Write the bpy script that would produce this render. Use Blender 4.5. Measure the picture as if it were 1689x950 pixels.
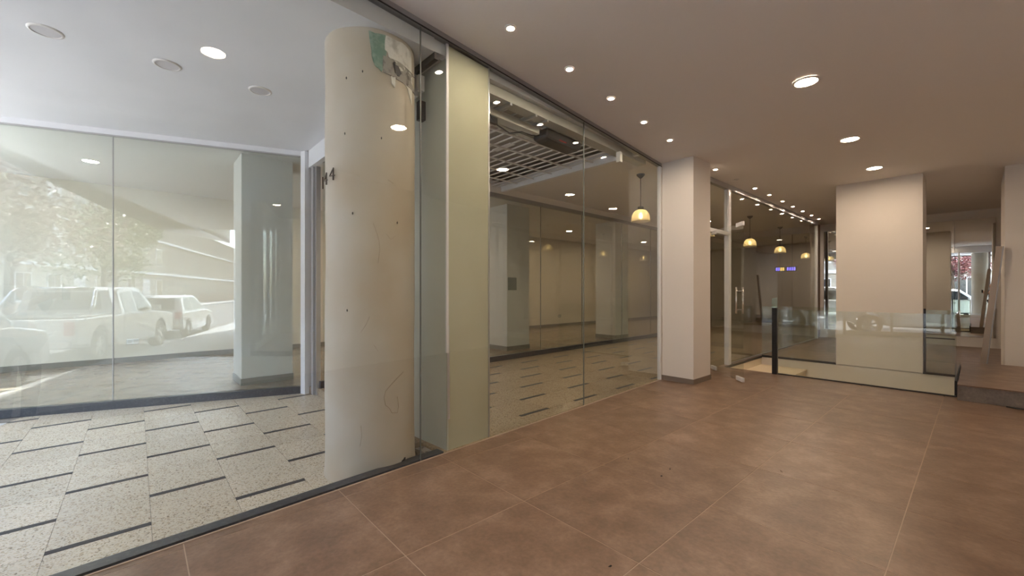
import bpy, bmesh, math, random
from mathutils import Vector, Matrix
random.seed(7)
for o in list(bpy.data.objects): bpy.data.objects.remove(o, do_unlink=True)
S = bpy.context.scene
C = S.collection
R = math.radians

# ------------------------------------------------------------------ camera
cd = bpy.data.cameras.new('camera'); cam = bpy.data.objects.new('camera', cd); C.objects.link(cam)
cd.sensor_width = 36.0; cd.lens = 36.0*691/1689; cd.shift_y = 5/1689
cd.clip_start = 0.02; cd.clip_end = 300
cam.location = (0, 0, 1.4); cam.rotation_euler = (R(90), 0, R(48.1))
S.camera = cam
# ------------------------------------------------------------------ world / sun / exposure
w = bpy.data.worlds.new('sky'); S.world = w; w.use_nodes = True
wn = w.node_tree; wn.nodes.clear()
sky = wn.nodes.new('ShaderNodeTexSky'); sky.sky_type = 'NISHITA'; sky.sun_disc = False
sky.sun_elevation = R(62); sky.sun_rotation = R(100); sky.air_density = 1.0; sky.dust_density = 2.0
hz = wn.nodes.new('ShaderNodeHueSaturation'); hz.inputs['Saturation'].default_value = .75
bgn = wn.nodes.new('ShaderNodeBackground'); bgn.inputs['Strength'].default_value = 0.9
wo = wn.nodes.new('ShaderNodeOutputWorld')
wn.links.new(sky.outputs[0], hz.inputs['Color']); wn.links.new(hz.outputs[0], bgn.inputs[0]); wn.links.new(bgn.outputs[0], wo.inputs[0])
sd = bpy.data.lights.new('sun', 'SUN'); sd.energy = 11.5; sd.angle = R(0.6); sd.color = (1, .97, .93)
sun = bpy.data.objects.new('sun', sd); C.objects.link(sun)
S_AX = Vector((.945, -.327, 0)).normalized()            # along the street
N_AX = Vector((-.327, -.945, 0)).normalized()           # out to the street
O_ST = Vector((-3.0, -3.4, 0))                          # on the edge of the soffit
sv = (S_AX*.42 + N_AX*.12 + Vector((0, 0, .93))).normalized()
sun.rotation_euler = sv.to_track_quat('Z', 'Y').to_euler()
sun.location = (2, -12, 14)
S.view_settings.view_transform = 'Standard'; S.view_settings.look = 'None'
S.view_settings.exposure = 1.52; S.view_settings.gamma = 1.0; S.view_settings.use_curve_mapping = False
cy = S.cycles
cy.max_bounces = 14; cy.diffuse_bounces = 6; cy.glossy_bounces = 6; cy.transmission_bounces = 8
cy.transparent_max_bounces = 40; cy.sample_clamp_indirect = 6.0; cy.use_denoising = True
cy.caustics_reflective = False; cy.caustics_refractive = False

def st(s, n, z=0.0):
    p = O_ST + S_AX*s + N_AX*n
    return Vector((p.x, p.y, z))

# ------------------------------------------------------------------ materials
def mk(name):
    m = bpy.data.materials.new(name); m.use_nodes = True
    nt = m.node_tree; nt.nodes.clear()
    out = nt.nodes.new('ShaderNodeOutputMaterial')
    return m, nt, out
def N(nt, t, **k):
    n = nt.nodes.new(t)
    for a, b in k.items(): setattr(n, a, b)
    return n
def L(nt, a, b): nt.links.new(a, b)
def principled(name, col, rough=.6, metal=0.0, noise=None, bump=None, coat=0.0, spec=.5, rand=0.0):
    """noise=(scale, detail, colour2, lo, hi)   bump=(scale, strength)"""
    m, nt, out = mk(name)
    p = N(nt, 'ShaderNodeBsdfPrincipled'); L(nt, p.outputs[0], out.inputs[0])
    p.inputs['Base Color'].default_value = (*col, 1); p.inputs['Roughness'].default_value = rough
    p.inputs['Metallic'].default_value = metal; p.inputs['Coat Weight'].default_value = coat
    p.inputs['Specular IOR Level'].default_value = spec
    g = N(nt, 'ShaderNodeNewGeometry')
    src = None
    if noise:
        t = N(nt, 'ShaderNodeTexNoise'); t.inputs['Scale'].default_value = noise[0]; t.inputs['Detail'].default_value = noise[1]
        L(nt, g.outputs['Position'], t.inputs['Vector'])
        r = N(nt, 'ShaderNodeMapRange'); r.inputs['From Min'].default_value = noise[3]; r.inputs['From Max'].default_value = noise[4]
        L(nt, t.outputs['Fac'], r.inputs['Value'])
        mx = N(nt, 'ShaderNodeMixRGB'); mx.inputs[1].default_value = (*col, 1); mx.inputs[2].default_value = (*noise[2], 1)
        L(nt, r.outputs[0], mx.inputs[0]); src = mx.outputs[0]
        L(nt, src, p.inputs['Base Color'])
    if rand:
        oi = N(nt, 'ShaderNodeObjectInfo')
        r = N(nt, 'ShaderNodeMapRange'); r.inputs['To Min'].default_value = 1-rand; r.inputs['To Max'].default_value = 1+rand
        L(nt, oi.outputs['Random'], r.inputs['Value'])
        hs = N(nt, 'ShaderNodeHueSaturation')
        if src is not None: L(nt, src, hs.inputs['Color'])
        else: hs.inputs['Color'].default_value = (*col, 1)
        L(nt, r.outputs[0], hs.inputs['Value']); L(nt, hs.outputs[0], p.inputs['Base Color'])
    if bump:
        t = N(nt, 'ShaderNodeTexNoise'); t.inputs['Scale'].default_value = bump[0]; t.inputs['Detail'].default_value = 5
        L(nt, g.outputs['Position'], t.inputs['Vector'])
        b = N(nt, 'ShaderNodeBump'); b.inputs['Strength'].default_value = bump[1]; b.inputs['Distance'].default_value = .02
        L(nt, t.outputs['Fac'], b.inputs['Height']); L(nt, b.outputs[0], p.inputs['Normal'])
    return m
def glass_mat(name, tint, f0=.043, rough=0.0, gtint=(1, 1, 1)):
    """a pane: clear body with Schlick reflection on each face"""
    m, nt, out = mk(name)
    lw = N(nt, 'ShaderNodeLayerWeight'); lw.inputs['Blend'].default_value = .5
    pw = N(nt, 'ShaderNodeMath', operation='POWER'); pw.inputs[1].default_value = 5.0; L(nt, lw.outputs['Facing'], pw.inputs[0])
    ma = N(nt, 'ShaderNodeMath', operation='MULTIPLY_ADD'); ma.inputs[1].default_value = 1-f0; ma.inputs[2].default_value = f0
    L(nt, pw.outputs[0], ma.inputs[0])
    tr = N(nt, 'ShaderNodeBsdfTransparent'); tr.inputs[0].default_value = (*tint, 1)
    gl = N(nt, 'ShaderNodeBsdfGlossy'); gl.inputs['Roughness'].default_value = rough; gl.inputs[0].default_value = (*gtint, 1)
    mx = N(nt, 'ShaderNodeMixShader'); L(nt, ma.outputs[0], mx.inputs[0]); L(nt, tr.outputs[0], mx.inputs[1]); L(nt, gl.outputs[0], mx.inputs[2])
    L(nt, mx.outputs[0], out.inputs[0])
    return m
def emis(name, col, s):
    m, nt, out = mk(name)
    e = N(nt, 'ShaderNodeEmission'); e.inputs[0].default_value = (*col, 1); e.inputs[1].default_value = s
    L(nt, e.outputs[0], out.inputs[0]); return m
def terrazzo(name, base):
    m, nt, out = mk(name)
    p = N(nt, 'ShaderNodeBsdfPrincipled'); L(nt, p.outputs[0], out.inputs[0]); p.inputs['Roughness'].default_value = .24
    g = N(nt, 'ShaderNodeNewGeometry')
    nz = N(nt, 'ShaderNodeTexNoise'); nz.inputs['Scale'].default_value = 60; L(nt, g.outputs['Position'], nz.inputs['Vector'])
    mp = N(nt, 'ShaderNodeVectorMath', operation='MULTIPLY_ADD'); mp.inputs[1].default_value = (.012, .012, .012)
    L(nt, nz.outputs['Color'], mp.inputs[0]); L(nt, g.outputs['Position'], mp.inputs[2])
    v = N(nt, 'ShaderNodeTexVoronoi'); v.inputs['Scale'].default_value = 120; L(nt, mp.outputs[0], v.inputs['Vector'])
    bw = N(nt, 'ShaderNodeSeparateColor'); L(nt, v.outputs['Color'], bw.inputs[0])
    cr = N(nt, 'ShaderNodeValToRGB'); cr.color_ramp.interpolation = 'CONSTANT'
    el = cr.color_ramp.elements
    el[0].position = 0; el[0].color = (base[0]*.42, base[1]*.39, base[2]*.36, 1)
    el[1].position = .045; el[1].color = (base[0]*.72, base[1]*.67, base[2]*.60, 1)
    for pos, f in ((.17, (1, 1, 1)), (.62, (1.08, 1.07, 1.05)), (.88, (.90, .85, .77))):
        e = el.new(pos); e.color = (base[0]*f[0], base[1]*f[1], base[2]*f[2], 1)
    L(nt, bw.outputs[0], cr.inputs[0])
    oi = N(nt, 'ShaderNodeObjectInfo')
    r = N(nt, 'ShaderNodeMapRange'); r.inputs['To Min'].default_value = .94; r.inputs['To Max'].default_value = 1.06; L(nt, oi.outputs['Random'], r.inputs['Value'])
    hs = N(nt, 'ShaderNodeHueSaturation'); L(nt, cr.outputs[0], hs.inputs['Color']); L(nt, r.outputs[0], hs.inputs['Value'])
    L(nt, hs.outputs[0], p.inputs['Base Color'])
    return m
def tile_mat(name, c1, c2, c3, rough=.36):
    m, nt, out = mk(name)
    p = N(nt, 'ShaderNodeBsdfPrincipled'); L(nt, p.outputs[0], out.inputs[0])
    g = N(nt, 'ShaderNodeNewGeometry'); oi = N(nt, 'ShaderNodeObjectInfo')
    of = N(nt, 'ShaderNodeMath', operation='MULTIPLY'); of.inputs[1].default_value = 37.0; L(nt, oi.outputs['Random'], of.inputs[0])
    ad = N(nt, 'ShaderNodeVectorMath', operation='ADD'); L(nt, g.outputs['Position'], ad.inputs[0]); L(nt, of.outputs[0], ad.inputs[1])
    n1 = N(nt, 'ShaderNodeTexNoise'); n1.inputs['Scale'].default_value = 4.6; n1.inputs['Detail'].default_value = 7; n1.inputs['Roughness'].default_value = .6
    L(nt, ad.outputs[0], n1.inputs['Vector'])
    cr = N(nt, 'ShaderNodeValToRGB'); el = cr.color_ramp.elements
    el[0].position = .36; el[0].color = (*c1, 1); el[1].position = .70; el[1].color = (*c3, 1)
    e = el.new(.5); e.color = (*c2, 1)
    L(nt, n1.outputs['Fac'], cr.inputs[0])
    n2 = N(nt, 'ShaderNodeTexNoise'); n2.inputs['Scale'].default_value = 42; n2.inputs['Detail'].default_value = 6; L(nt, ad.outputs[0], n2.inputs['Vector'])
    mr = N(nt, 'ShaderNodeMapRange'); mr.inputs['From Min'].default_value = .3; mr.inputs['From Max'].default_value = .7; mr.inputs['To Min'].default_value = .86; mr.inputs['To Max'].default_value = 1.12
    L(nt, n2.outputs['Fac'], mr.inputs['Value'])
    r = N(nt, 'ShaderNodeMapRange'); r.inputs['To Min'].default_value = .93; r.inputs['To Max'].default_value = 1.07; L(nt, oi.outputs['Random'], r.inputs['Value'])
    mu = N(nt, 'ShaderNodeMath', operation='MULTIPLY'); L(nt, mr.outputs[0], mu.inputs[0]); L(nt, r.outputs[0], mu.inputs[1])
    hs = N(nt, 'ShaderNodeHueSaturation'); L(nt, cr.outputs[0], hs.inputs['Color']); L(nt, mu.outputs[0], hs.inputs['Value'])
    L(nt, hs.outputs[0], p.inputs['Base Color'])
    p.inputs['Roughness'].default_value = rough
    b = N(nt, 'ShaderNodeBump'); b.inputs['Strength'].default_value = .12; b.inputs['Distance'].default_value = .01
    L(nt, n2.outputs['Fac'], b.inputs['Height']); L(nt, b.outputs[0], p.inputs['Normal'])
    return m

M = {}
M['paint'] = principled('wall_paint', (.74, .71, .68), .65, bump=(60, .05))
M['ceil'] = principled('ceiling_paint', (.78, .75, .73), .8, bump=(30, .04))
M['paint_n'] = principled('beige_paint', (.76, .71, .63), .65, bump=(60, .05))
M['soffit'] = principled('soffit_plaster', (.74, .75, .785), .8, noise=(1.5, 6, (.70, .71, .745), .4, .7), bump=(3, .12))
M['tile'] = tile_mat('brown_tile', (.165, .105, .071), (.200, .130, .089), (.275, .188, .135), .34)
M['tile_n'] = tile_mat('grey_tile', (.26, .205, .155), (.31, .25, .19), (.36, .29, .22), .2)
M['grout'] = principled('grout', (.44, .34, .265), .9)
M['grout_d'] = principled('terrazzo_joint', (.22, .20, .17), .8)
M['terrazzo'] = terrazzo('terrazzo', (.62, .55, .44))
M['terrazzo_dim'] = terrazzo('dim_passage_terrazzo', (.46, .375, .27))  # porch terrazzo again, with the passage's dim warm light in its colour
M['slate'] = principled('slate_strip', (.04, .044, .05), .55, spec=.3)
M['curb'] = principled('dark_curb', (.035, .042, .055), .35, noise=(40, 4, (.07, .08, .09), .5, .75))
M['plaster'] = principled('cream_plaster', (.60, .56, .49), .55, noise=(1.6, 7, (.54, .465, .36), .40, .68), bump=(2.2, .35))
M['green'] = principled('old_green_paint', (.20, .34, .27), .7, noise=(18, 6, (.33, .45, .38), .45, .6))
M['white_pl'] = principled('bare_white_plaster', (.86, .85, .82), .9, noise=(14, 6, (.55, .54, .5), .5, .7), bump=(25, .5))
M['grey_pl'] = principled('grey_cement', (.40, .38, .35), .95, noise=(20, 6, (.16, .15, .14), .5, .65))
M['crack'] = principled('crack_dark', (.40, .32, .23), .9)
M['num'] = principled('bronze_digit', (.07, .05, .035), .5)
M['dark'] = principled('dark_rubber', (.02, .02, .022), .5)
M['black'] = principled('black_metal', (.008, .008, .01), .35)
M['alu'] = principled('aluminium', (.62, .63, .65), .32, metal=.75)
M['alu_d'] = principled('grey_aluminium', (.34, .34, .35), .4, metal=.6)
M['white_fr'] = principled('white_frame', (.78, .79, .82), .4)
M['grey_fr'] = principled('grey_frame', (.42, .42, .43), .45)
M['base'] = principled('brown_grey_skirting', (.19, .155, .13), .45)
M['base_n'] = principled('grey_skirting', (.24, .225, .205), .45)
M['panel'] = principled('back_painted_glass', (.60, .60, .47), .12, noise=(1.2, 5, (.55, .54, .40), .4, .7), spec=.5)
M['panel_s'] = principled('pale_panel', (.62, .65, .60), .3)
M['glass'] = glass_mat('clear_glass', (.955, .972, .962))
M['glass_n'] = glass_mat('pale_green_glass', (.925, .957, .947))
M['glass_b'] = glass_mat('balustrade_glass', (.90, .925, .89), f0=.05)
M['glass_edge'] = principled('glass_edge', (.16, .18, .17), .3)
M['mirror'] = principled('mirror', (.80, .82, .80), .0, metal=1.0)
M['lamp'] = emis('warm_lamp', (1, .76, .54), 76)
M['lamp_n'] = emis('neutral_lamp', (1, .88, .72), 80)
M['lamp_w'] = emis('dim_warm_lamp', (1, .70, .42), 60)
M['spot'] = emis('warm_spot', (1, .79, .59), 400)
M['chrome'] = principled('chrome', (.8, .8, .8), .12, metal=1)
M['white'] = principled('white_plastic', (.80, .80, .80), .4)
M['trim'] = principled('lamp_trim', (.72, .70, .68), .35)
M['unlit'] = principled('unlit_lens', (.56, .55, .58), .35)
M['cream'] = principled('cream_wall', (.72, .66, .54), .6)
M['stone'] = principled('cream_stone', (.70, .58, .42), .35)
M['riser'] = tile_mat('riser_tile', (.12, .10, .085), (.17, .145, .125), (.22, .19, .165))
M['wood'] = principled('aluminium_board', (.36, .30, .25), .4, metal=.3)
M['asphalt'] = principled('asphalt', (.16, .16, .165), .9, noise=(9, 6, (.22, .22, .22), .4, .7))
M['pave'] = principled('pavement', (.50, .505, .51), .85, noise=(5, 6, (.42, .42, .42), .4, .7))
M['white_car'] = principled('white_car_paint', (.80, .80, .80), .22, coat=.6)
M['car_glass'] = principled('tinted_window', (.02, .025, .03), .04)
M['tyre'] = principled('tyre', (.018, .018, .018), .8)
M['rim'] = principled('alloy', (.55, .55, .56), .3, metal=.8)
M['red_l'] = principled('red_lens', (.45, .02, .02), .2)
M['clear_l'] = principled('clear_lens', (.75, .77, .8), .1)
M['render_b'] = principled('facade_render', (.36, .33, .28), .85, noise=(.8, 5, (.31, .28, .24), .4, .7))
M['brick_b'] = principled('facade_brown', (.26, .20, .16), .85)
M['leaf_p'] = principled('plum_leaf', (.13, .035, .045), .35, noise=(6, 3, (.24, .08, .07), .4, .65))
M['leaf_g'] = principled('green_leaf', (.07, .15, .03), .4, noise=(6, 3, (.15, .26, .06), .4, .65))
M['bark'] = principled('bark', (.12, .095, .075), .9, bump=(20, .6))
M['skin'] = principled('skin', (.55, .34, .25), .55)
M['hair'] = principled('hair', (.02, .015, .012), .6)
M['shirt'] = principled('dark_shirt', (.03, .03, .04), .8)
M['jeans'] = principled('dark_trousers', (.03, .035, .05), .8)
M['led_b'] = emis('violet_led', (.20, .16, 1.0), .7)
M['led_y'] = emis('amber_led', (1.0, .62, .12), .6)
M['plenum'] = principled('plenum_grey', (.42, .40, .38), .9)
M['slat'] = principled('white_slat', (.82, .81, .79), .4)
M['steel'] = principled('galvanised_rail', (.58, .59, .55), .45, metal=.1)
M['cardgrey'] = principled('grey_notice', (.20, .22, .20), .6)
def amber():
    m, nt, out = mk('ribbed_amber_glass')
    tr = N(nt, 'ShaderNodeBsdfTransparent'); tr.inputs[0].default_value = (1, .93, .78, 1)
    tl = N(nt, 'ShaderNodeBsdfTranslucent'); tl.inputs[0].default_value = (.95, .87, .68, 1)
    gl = N(nt, 'ShaderNodeBsdfGlossy'); gl.inputs['Roughness'].default_value = .15
    a = N(nt, 'ShaderNodeMixShader'); a.inputs[0].default_value = .55; L(nt, tr.outputs[0], a.inputs[1]); L(nt, tl.outputs[0], a.inputs[2])
    b = N(nt, 'ShaderNodeMixShader'); b.inputs[0].default_value = .12; L(nt, a.outputs[0], b.inputs[1]); L(nt, gl.outputs[0], b.inputs[2])
    L(nt, b.outputs[0], out.inputs[0]); return m
M['amber'] = amber()
M['bulb'] = emis('pendant_bulb', (1, .76, .42), 9)

# ------------------------------------------------------------------ mesh helpers
class MB:
    def __init__(s): s.v = []; s.f = []; s.sm = []
    def add(s, vs, fs, smooth=False):
        b = len(s.v); s.v += [tuple(v) for v in vs]; s.f += [tuple(b+i for i in f) for f in fs]; s.sm += [smooth]*len(fs); return s
    def box(s, x0, x1, y0, y1, z0, z1):
        return s.add([(x0,y0,z0),(x1,y0,z0),(x1,y1,z0),(x0,y1,z0),(x0,y0,z1),(x1,y0,z1),(x1,y1,z1),(x0,y1,z1)],
                     [(3,2,1,0),(4,5,6,7),(0,1,5,4),(1,2,6,5),(2,3,7,6),(3,0,4,7)])
    def prism(s, poly, z0, z1):
        n = len(poly)
        a = sum(poly[i][0]*poly[(i+1)%n][1]-poly[(i+1)%n][0]*poly[i][1] for i in range(n))
        if a < 0: poly = poly[::-1]
        zf0 = z0 if callable(z0) else (lambda x, y: z0)
        zf1 = z1 if callable(z1) else (lambda x, y: z1)
        vs = [(x, y, zf0(x, y)) for x, y in poly]+[(x, y, zf1(x, y)) for x, y in poly]
        return s.add(vs, [tuple(range(n-1, -1, -1)), tuple(range(n, 2*n))]+[(i, (i+1)%n, n+(i+1)%n, n+i) for i in range(n)])
    def wall(s, p, q, a, b, z0, z1):
        """a slab along p->q in plan, offset a..b to its left, between heights z0..z1 (numbers or functions of y)"""
        p = Vector(p[:2]); q = Vector(q[:2]); d = (q-p).normalized(); n = Vector((-d.y, d.x))
        return s.prism([tuple(p+n*a), tuple(q+n*a), tuple(q+n*b), tuple(p+n*b)], z0, z1)
    def tube(s, pts, r, n=8, caps=True):
        pts = [Vector(p) for p in pts]; rs = r if isinstance(r, (list, tuple)) else [r]*len(pts)
        vs = []
        for i, p in enumerate(pts):
            t = (pts[min(i+1, len(pts)-1)]-pts[max(i-1, 0)]).normalized()
            u = t.cross(Vector((0, 0, 1)) if abs(t.z) < .9 else Vector((1, 0, 0))).normalized(); v = t.cross(u)
            vs += [p+(u*math.cos(2*math.pi*k/n)+v*math.sin(2*math.pi*k/n))*rs[i] for k in range(n)]
        fs = [(i*n+k, i*n+(k+1)%n, (i+1)*n+(k+1)%n, (i+1)*n+k) for i in range(len(pts)-1) for k in range(n)]
        s.add(vs, fs, True)
        if caps:
            b = len(s.v)-len(vs)
            s.f += [tuple(b+k for k in range(n-1, -1, -1)), tuple(b+(len(pts)-1)*n+k for k in range(n))]; s.sm += [False, False]
        return s
    def lathe(s, prof, c=(0, 0, 0), n=24, close=False, smooth=True):
        vs = [(c[0]+r*math.cos(2*math.pi*k/n), c[1]+r*math.sin(2*math.pi*k/n), c[2]+z) for r, z in prof for k in range(n)]
        m = len(prof); rng = range(m) if close else range(m-1)
        fs = [(i*n+k, i*n+(k+1)%n, ((i+1)%m)*n+(k+1)%n, ((i+1)%m)*n+k) for i in rng for k in range(n)]
        s.add(vs, fs, smooth)
        return s
    def mesh(s, name, mat, off=(0, 0, 0)):
        me = bpy.data.meshes.new(name)
        me.from_pydata([(v[0]-off[0], v[1]-off[1], v[2]-off[2]) for v in s.v], [], s.f)
        me.polygons.foreach_set('use_smooth', s.sm); 
        bm = bmesh.new(); bm.from_mesh(me); bmesh.ops.recalc_face_normals(bm, faces=bm.faces); bm.to_mesh(me); bm.free()
        me.materials.append(M[mat]); me.update()
        return me
    def build(s, name, mat, parent=None, bevel=0.0):
        off = Vector((0, 0, 0)); q = parent
        while q is not None: off = off+q.location; q = q.parent
        if parent is None and s.v:
            xs = [v[0] for v in s.v]; ys = [v[1] for v in s.v]; zs = [v[2] for v in s.v]
            off = Vector(((min(xs)+max(xs))/2, (min(ys)+max(ys))/2, min(zs)))
        o = bpy.data.objects.new(name, s.mesh(name, mat, off)); C.objects.link(o)
        if parent is None: o.location = off
        else: o.parent = parent
        if bevel:
            b = o.modifiers.new('bevel', 'BEVEL'); b.width = bevel; b.segments = 2; b.limit_method = 'ANGLE'; b.angle_limit = R(40)
        return o
def thing(name, loc, label=None, cat=None, group=None, kind=None):
    o = bpy.data.objects.new(name, None); C.objects.link(o); o.location = loc; o.empty_display_size = .1
    return tag(o, label, cat, group, kind)
def tag(o, label=None, cat=None, group=None, kind=None):
    for k, v in (('label', label), ('category', cat), ('group', group), ('kind', kind)):
        if v: o[k] = v
    return o
def struct(o, label=None): return tag(o, label, kind='structure')
def bx(*a): return MB().box(*a)
def copy_tree(o, parent=None):
    c = o.copy(); C.objects.link(c); c.parent = parent
    for ch in list(o.children):
        copy_tree(ch, c)
    return c
def clip(poly, a, b, c):
    """keep a*x+b*y <= c"""
    out = []
    for i in range(len(poly)):
        p, q = poly[i], poly[(i+1) % len(poly)]
        dp, dq = a*p[0]+b*p[1]-c, a*q[0]+b*q[1]-c
        if dp <= 0: out.append(p)
        if dp*dq < 0:
            t = dp/(dp-dq); out.append((p[0]+(q[0]-p[0])*t, p[1]+(q[1]-p[1])*t))
    return out
def area(p): return abs(sum(p[i][0]*p[(i+1) % len(p)][1]-p[(i+1) % len(p)][0]*p[i][1] for i in range(len(p))))/2

# ------------------------------------------------------------------ plan
def gx(y): return -2.955-.068*y                        # the long glass partition in plan
def cz(x, y): return 3.42+.047*max(0.0, 6.2-y)         # shop ceiling
SOF = 3.45; PZ = -.10; XR = 1.35; YM = 15.6
LG0, LGJ, LG1 = Vector((-7.99, -2.06)), Vector((-7.37, -.22)), Vector((-6.65, 1.85))  # neighbour shop's splayed glass
FG0, FG1 = Vector((-6.34, 1.97)), Vector((-6.66, 13.0))  # its glass along the passage
FG2 = Vector((-6.9, 21.5))
XB = -11.2
fac0 = Vector((gx(-.9), -.9)); fac1 = fac0+Vector((S_AX.x, S_AX.y))*((XR-fac0.x)/S_AX.x)

# ================================================================== STRUCTURE: shop
fl_poly = [(gx(fac0.y), fac0.y), (fac1.x, fac1.y), (XR, YM), (-3.2, YM), (-3.2, 6.8), (gx(6.15), 6.15)]
HX0, HX1, HY0, HY1 = -3.12, -.21, 8.08, 10.0            # stairwell opening
mb = MB()
for poly in ([(gx(fac0.y), fac0.y), (fac1.x, fac1.y), (XR, HY0-.13), (-3.2, HY0-.13), (-3.2, 6.8), (gx(6.15), 6.15)],
             [(-3.2, HY0), (HX0-.13, HY0), (HX0-.13, HY1+.13), (-3.2, HY1+.13)], [(HX1+.13, HY0), (XR, HY0), (XR, HY1+.13), (HX1+.13, HY1+.13)],
             [(-3.2, HY1+.13), (XR, HY1+.13), (XR, YM), (-3.2, YM)]):
    mb.prism(poly, -.25, -.0015)
floor = struct(mb.build('floor', 'grout'), 'brown tiled shop floor with pale grout lines')
T = .8575; TY = .865; G = .0028
full = bx(-T/2+G, T/2-G, -TY/2+G, TY/2-G, -.012, 0).mesh('floor_tile', 'tile')
glass_n = (-1.0, -.068, 2.955-.012)                     # -x-.068y <= 2.943  : shop side of the glass
for i in range(-4, 3):
    for j in range(-5, 18):
        cx_, cy_ = -.31+T*(i+.5), 1.06+TY*(j+.5)
        sq = [(cx_-T/2+G, cy_-TY/2+G), (cx_+T/2-G, cy_-TY/2+G), (cx_+T/2-G, cy_+TY/2-G), (cx_-T/2+G, cy_+TY/2-G)]
        p = clip(sq, *glass_n) if cy_ < 6.6 else clip(sq, -1, 0, 3.2)
        p = clip(p, 1, 0, XR) if p else p
        p = clip(p, 0, 1, YM) if p else p
        p = clip(p, N_AX.x, N_AX.y, N_AX.x*fac0.x+N_AX.y*fac0.y-.05) if p else p
        if not p or area(p) < .01: continue
        pieces = [p]
        if p and max(q[1] for q in p) > HY0 and min(q[1] for q in p) < HY1 and max(q[0] for q in p) > HX0 and min(q[0] for q in p) < HX1:
            pieces = [clip(p, 0, 1, HY0), clip(p, 0, -1, -HY1)]
            mid = clip(clip(p, 0, -1, -HY0), 0, 1, HY1) if clip(p, 0, -1, -HY0) else []
            if mid: pieces += [clip(mid, 1, 0, HX0), clip(mid, -1, 0, -HX1)]
        for pc in pieces:
            if not pc or area(pc) < .004: continue
            if len(pc) == 4 and abs(area(pc)-area(sq)) < 1e-5:
                o = bpy.data.objects.new('floor_tile', full); C.objects.link(o); o.parent = floor
                o.location = Vector((cx_, cy_, 0))-floor.location
            else:
                MB().prism(pc, -.012, 0).build('floor_tile', 'tile', floor)
# narrow pale metal edge between tiles and glass
struct(MB().wall((gx(-.9)+.0, -.9), (gx(6.15), 6.15), -.022, -.010, -.02, .004).build('trim_1', 'grout'), 'thin pale edge strip along the foot of the glass partition')
ceil_p = [(gx(fac0.y), fac0.y), (fac1.x, fac1.y), (XR, 6.2), (XR, YM), (-3.2, YM), (-3.2, 6.2)]
mb = MB()
mb.prism([(gx(fac0.y), fac0.y), (fac1.x, fac1.y), (XR, 6.2), (gx(6.2), 6.2)], cz, 4.0)
mb.prism([(-3.38, 6.2), (XR, 6.2), (XR, YM), (-3.38, YM)], cz, 4.0)
struct(mb.build('ceiling', 'ceil'), 'plain off-white shop ceiling')
struct(bx(XR, XR+.2, fac1.y-.05, YM+.3, -.25, 4.0).build('wall_right', 'paint'), 'off-white right wall of the shop')
struct(bx(-3.4, XR+.2, YM, YM+.25, -.25, 4.0).build('wall_far', 'paint'), 'far wall of the shop behind the mirror')
struct(bx(-3.18, .28, YM-.012, YM, .0, .25).build('baseboard_far', 'paint'), 'pale plinth under the mirror')
# mirror on the far wall
mr = thing('wall_mirror', (-1.4, YM-.03, .25), 'tall frameless wall mirror in panels covering the far wall', 'mirror')
for x0, x1 in ((-3.15, -2.42), (-2.415, -1.2), (-1.195, -.42), (-.415, .27)):
    bx(x0, x1, YM-.03, YM-.013, .25, 3.20).build('mirror_panel', 'mirror', mr)
# square column by the glass, the big pier, and the right pier
wc = struct(bx(-3.35, -2.85, 6.2, 6.79, 0, 3.43).build('wall_column', 'paint'), 'square off-white column at the end of the glass partition')
mb = MB()
mb.box(-3.36, -2.84, 6.19, 6.2, .0, .075); mb.box(-2.85, -2.84, 6.2, 6.8, .0, .075); mb.box(-3.35, -2.85, 6.79, 6.8, 0, .075)
mb.build('baseboard_column', 'base', wc)
struct(bx(-1.83, -.64, HY1, 10.72, -.05, 3.43).build('wall_pier', 'paint'), 'wide off-white pier rising out of the stairwell')
struct(bx(.28, XR, 10.45, 12.2, 0, 3.43).build('wall_right_pier', 'paint'), 'off-white pier at the right edge behind the platform')
# stairwell
mb = MB()
mb.box(HX0, -1.83, HY1, HY1+.12, -2.6, -.012).box(-1.83, -.64, HY1, HY1+.12, -2.6, -.05).box(-.64, HX1, HY1, HY1+.12, -2.6, -.012)
struct(mb.build('wall_stairwell_far', 'paint'), 'cream far wall of the stairwell below the pier')
struct(bx(HX0-.12, HX1+.12, HY0-.12, HY0, -2.6, -.013).build('wall_stairwell_near', 'cream'), 'near wall of the stairwell')
struct(bx(HX1, HX1+.12, HY0, HY1+.12, -2.6, -.013).build('wall_stairwell_right', 'cream'), 'right wall of the stairwell')
struct(bx(HX0-.12, HX0, HY0, HY1+.12, -2.6, -.013).build('wall_stairwell_left', 'cream'), 'left wall of the stairwell')
struct(bx(HX0, HX1, HY0, HY1, -2.7, -2.6).build('floor_stairwell', 'stone'), 'landing at the foot of the stairwell')
stt = thing('staircase', (HX0, HY0, -2.6), 'cream stone stairs going down behind the glass balustrade', 'stairs')
for k in range(10):
    x0 = HX0+.004 if k == 0 else -2.32+.20*(k-1)
    x1 = -2.32+.20*k
    z = -.17*(k+1)
    bx(x0, x1+.02, HY0+.005, HY1-.005, z-.04, z).build('tread', 'stone', stt)
    bx(x1-.02, x1, HY0+.005, HY1-.005, z-.17, z-.04).build('riser', 'stone', stt)
tr1 = struct(MB().box(HX0, -1.832, HY1-.012, HY1+.03, -.012, .012).box(-.638, HX1, HY1-.012, HY1+.03, -.012, .012).box(HX0-.012, HX0+.012, HY0, HY1, -.03, .010).build('trim_2', 'black'), 'black edge profile around the stairwell opening')
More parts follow.
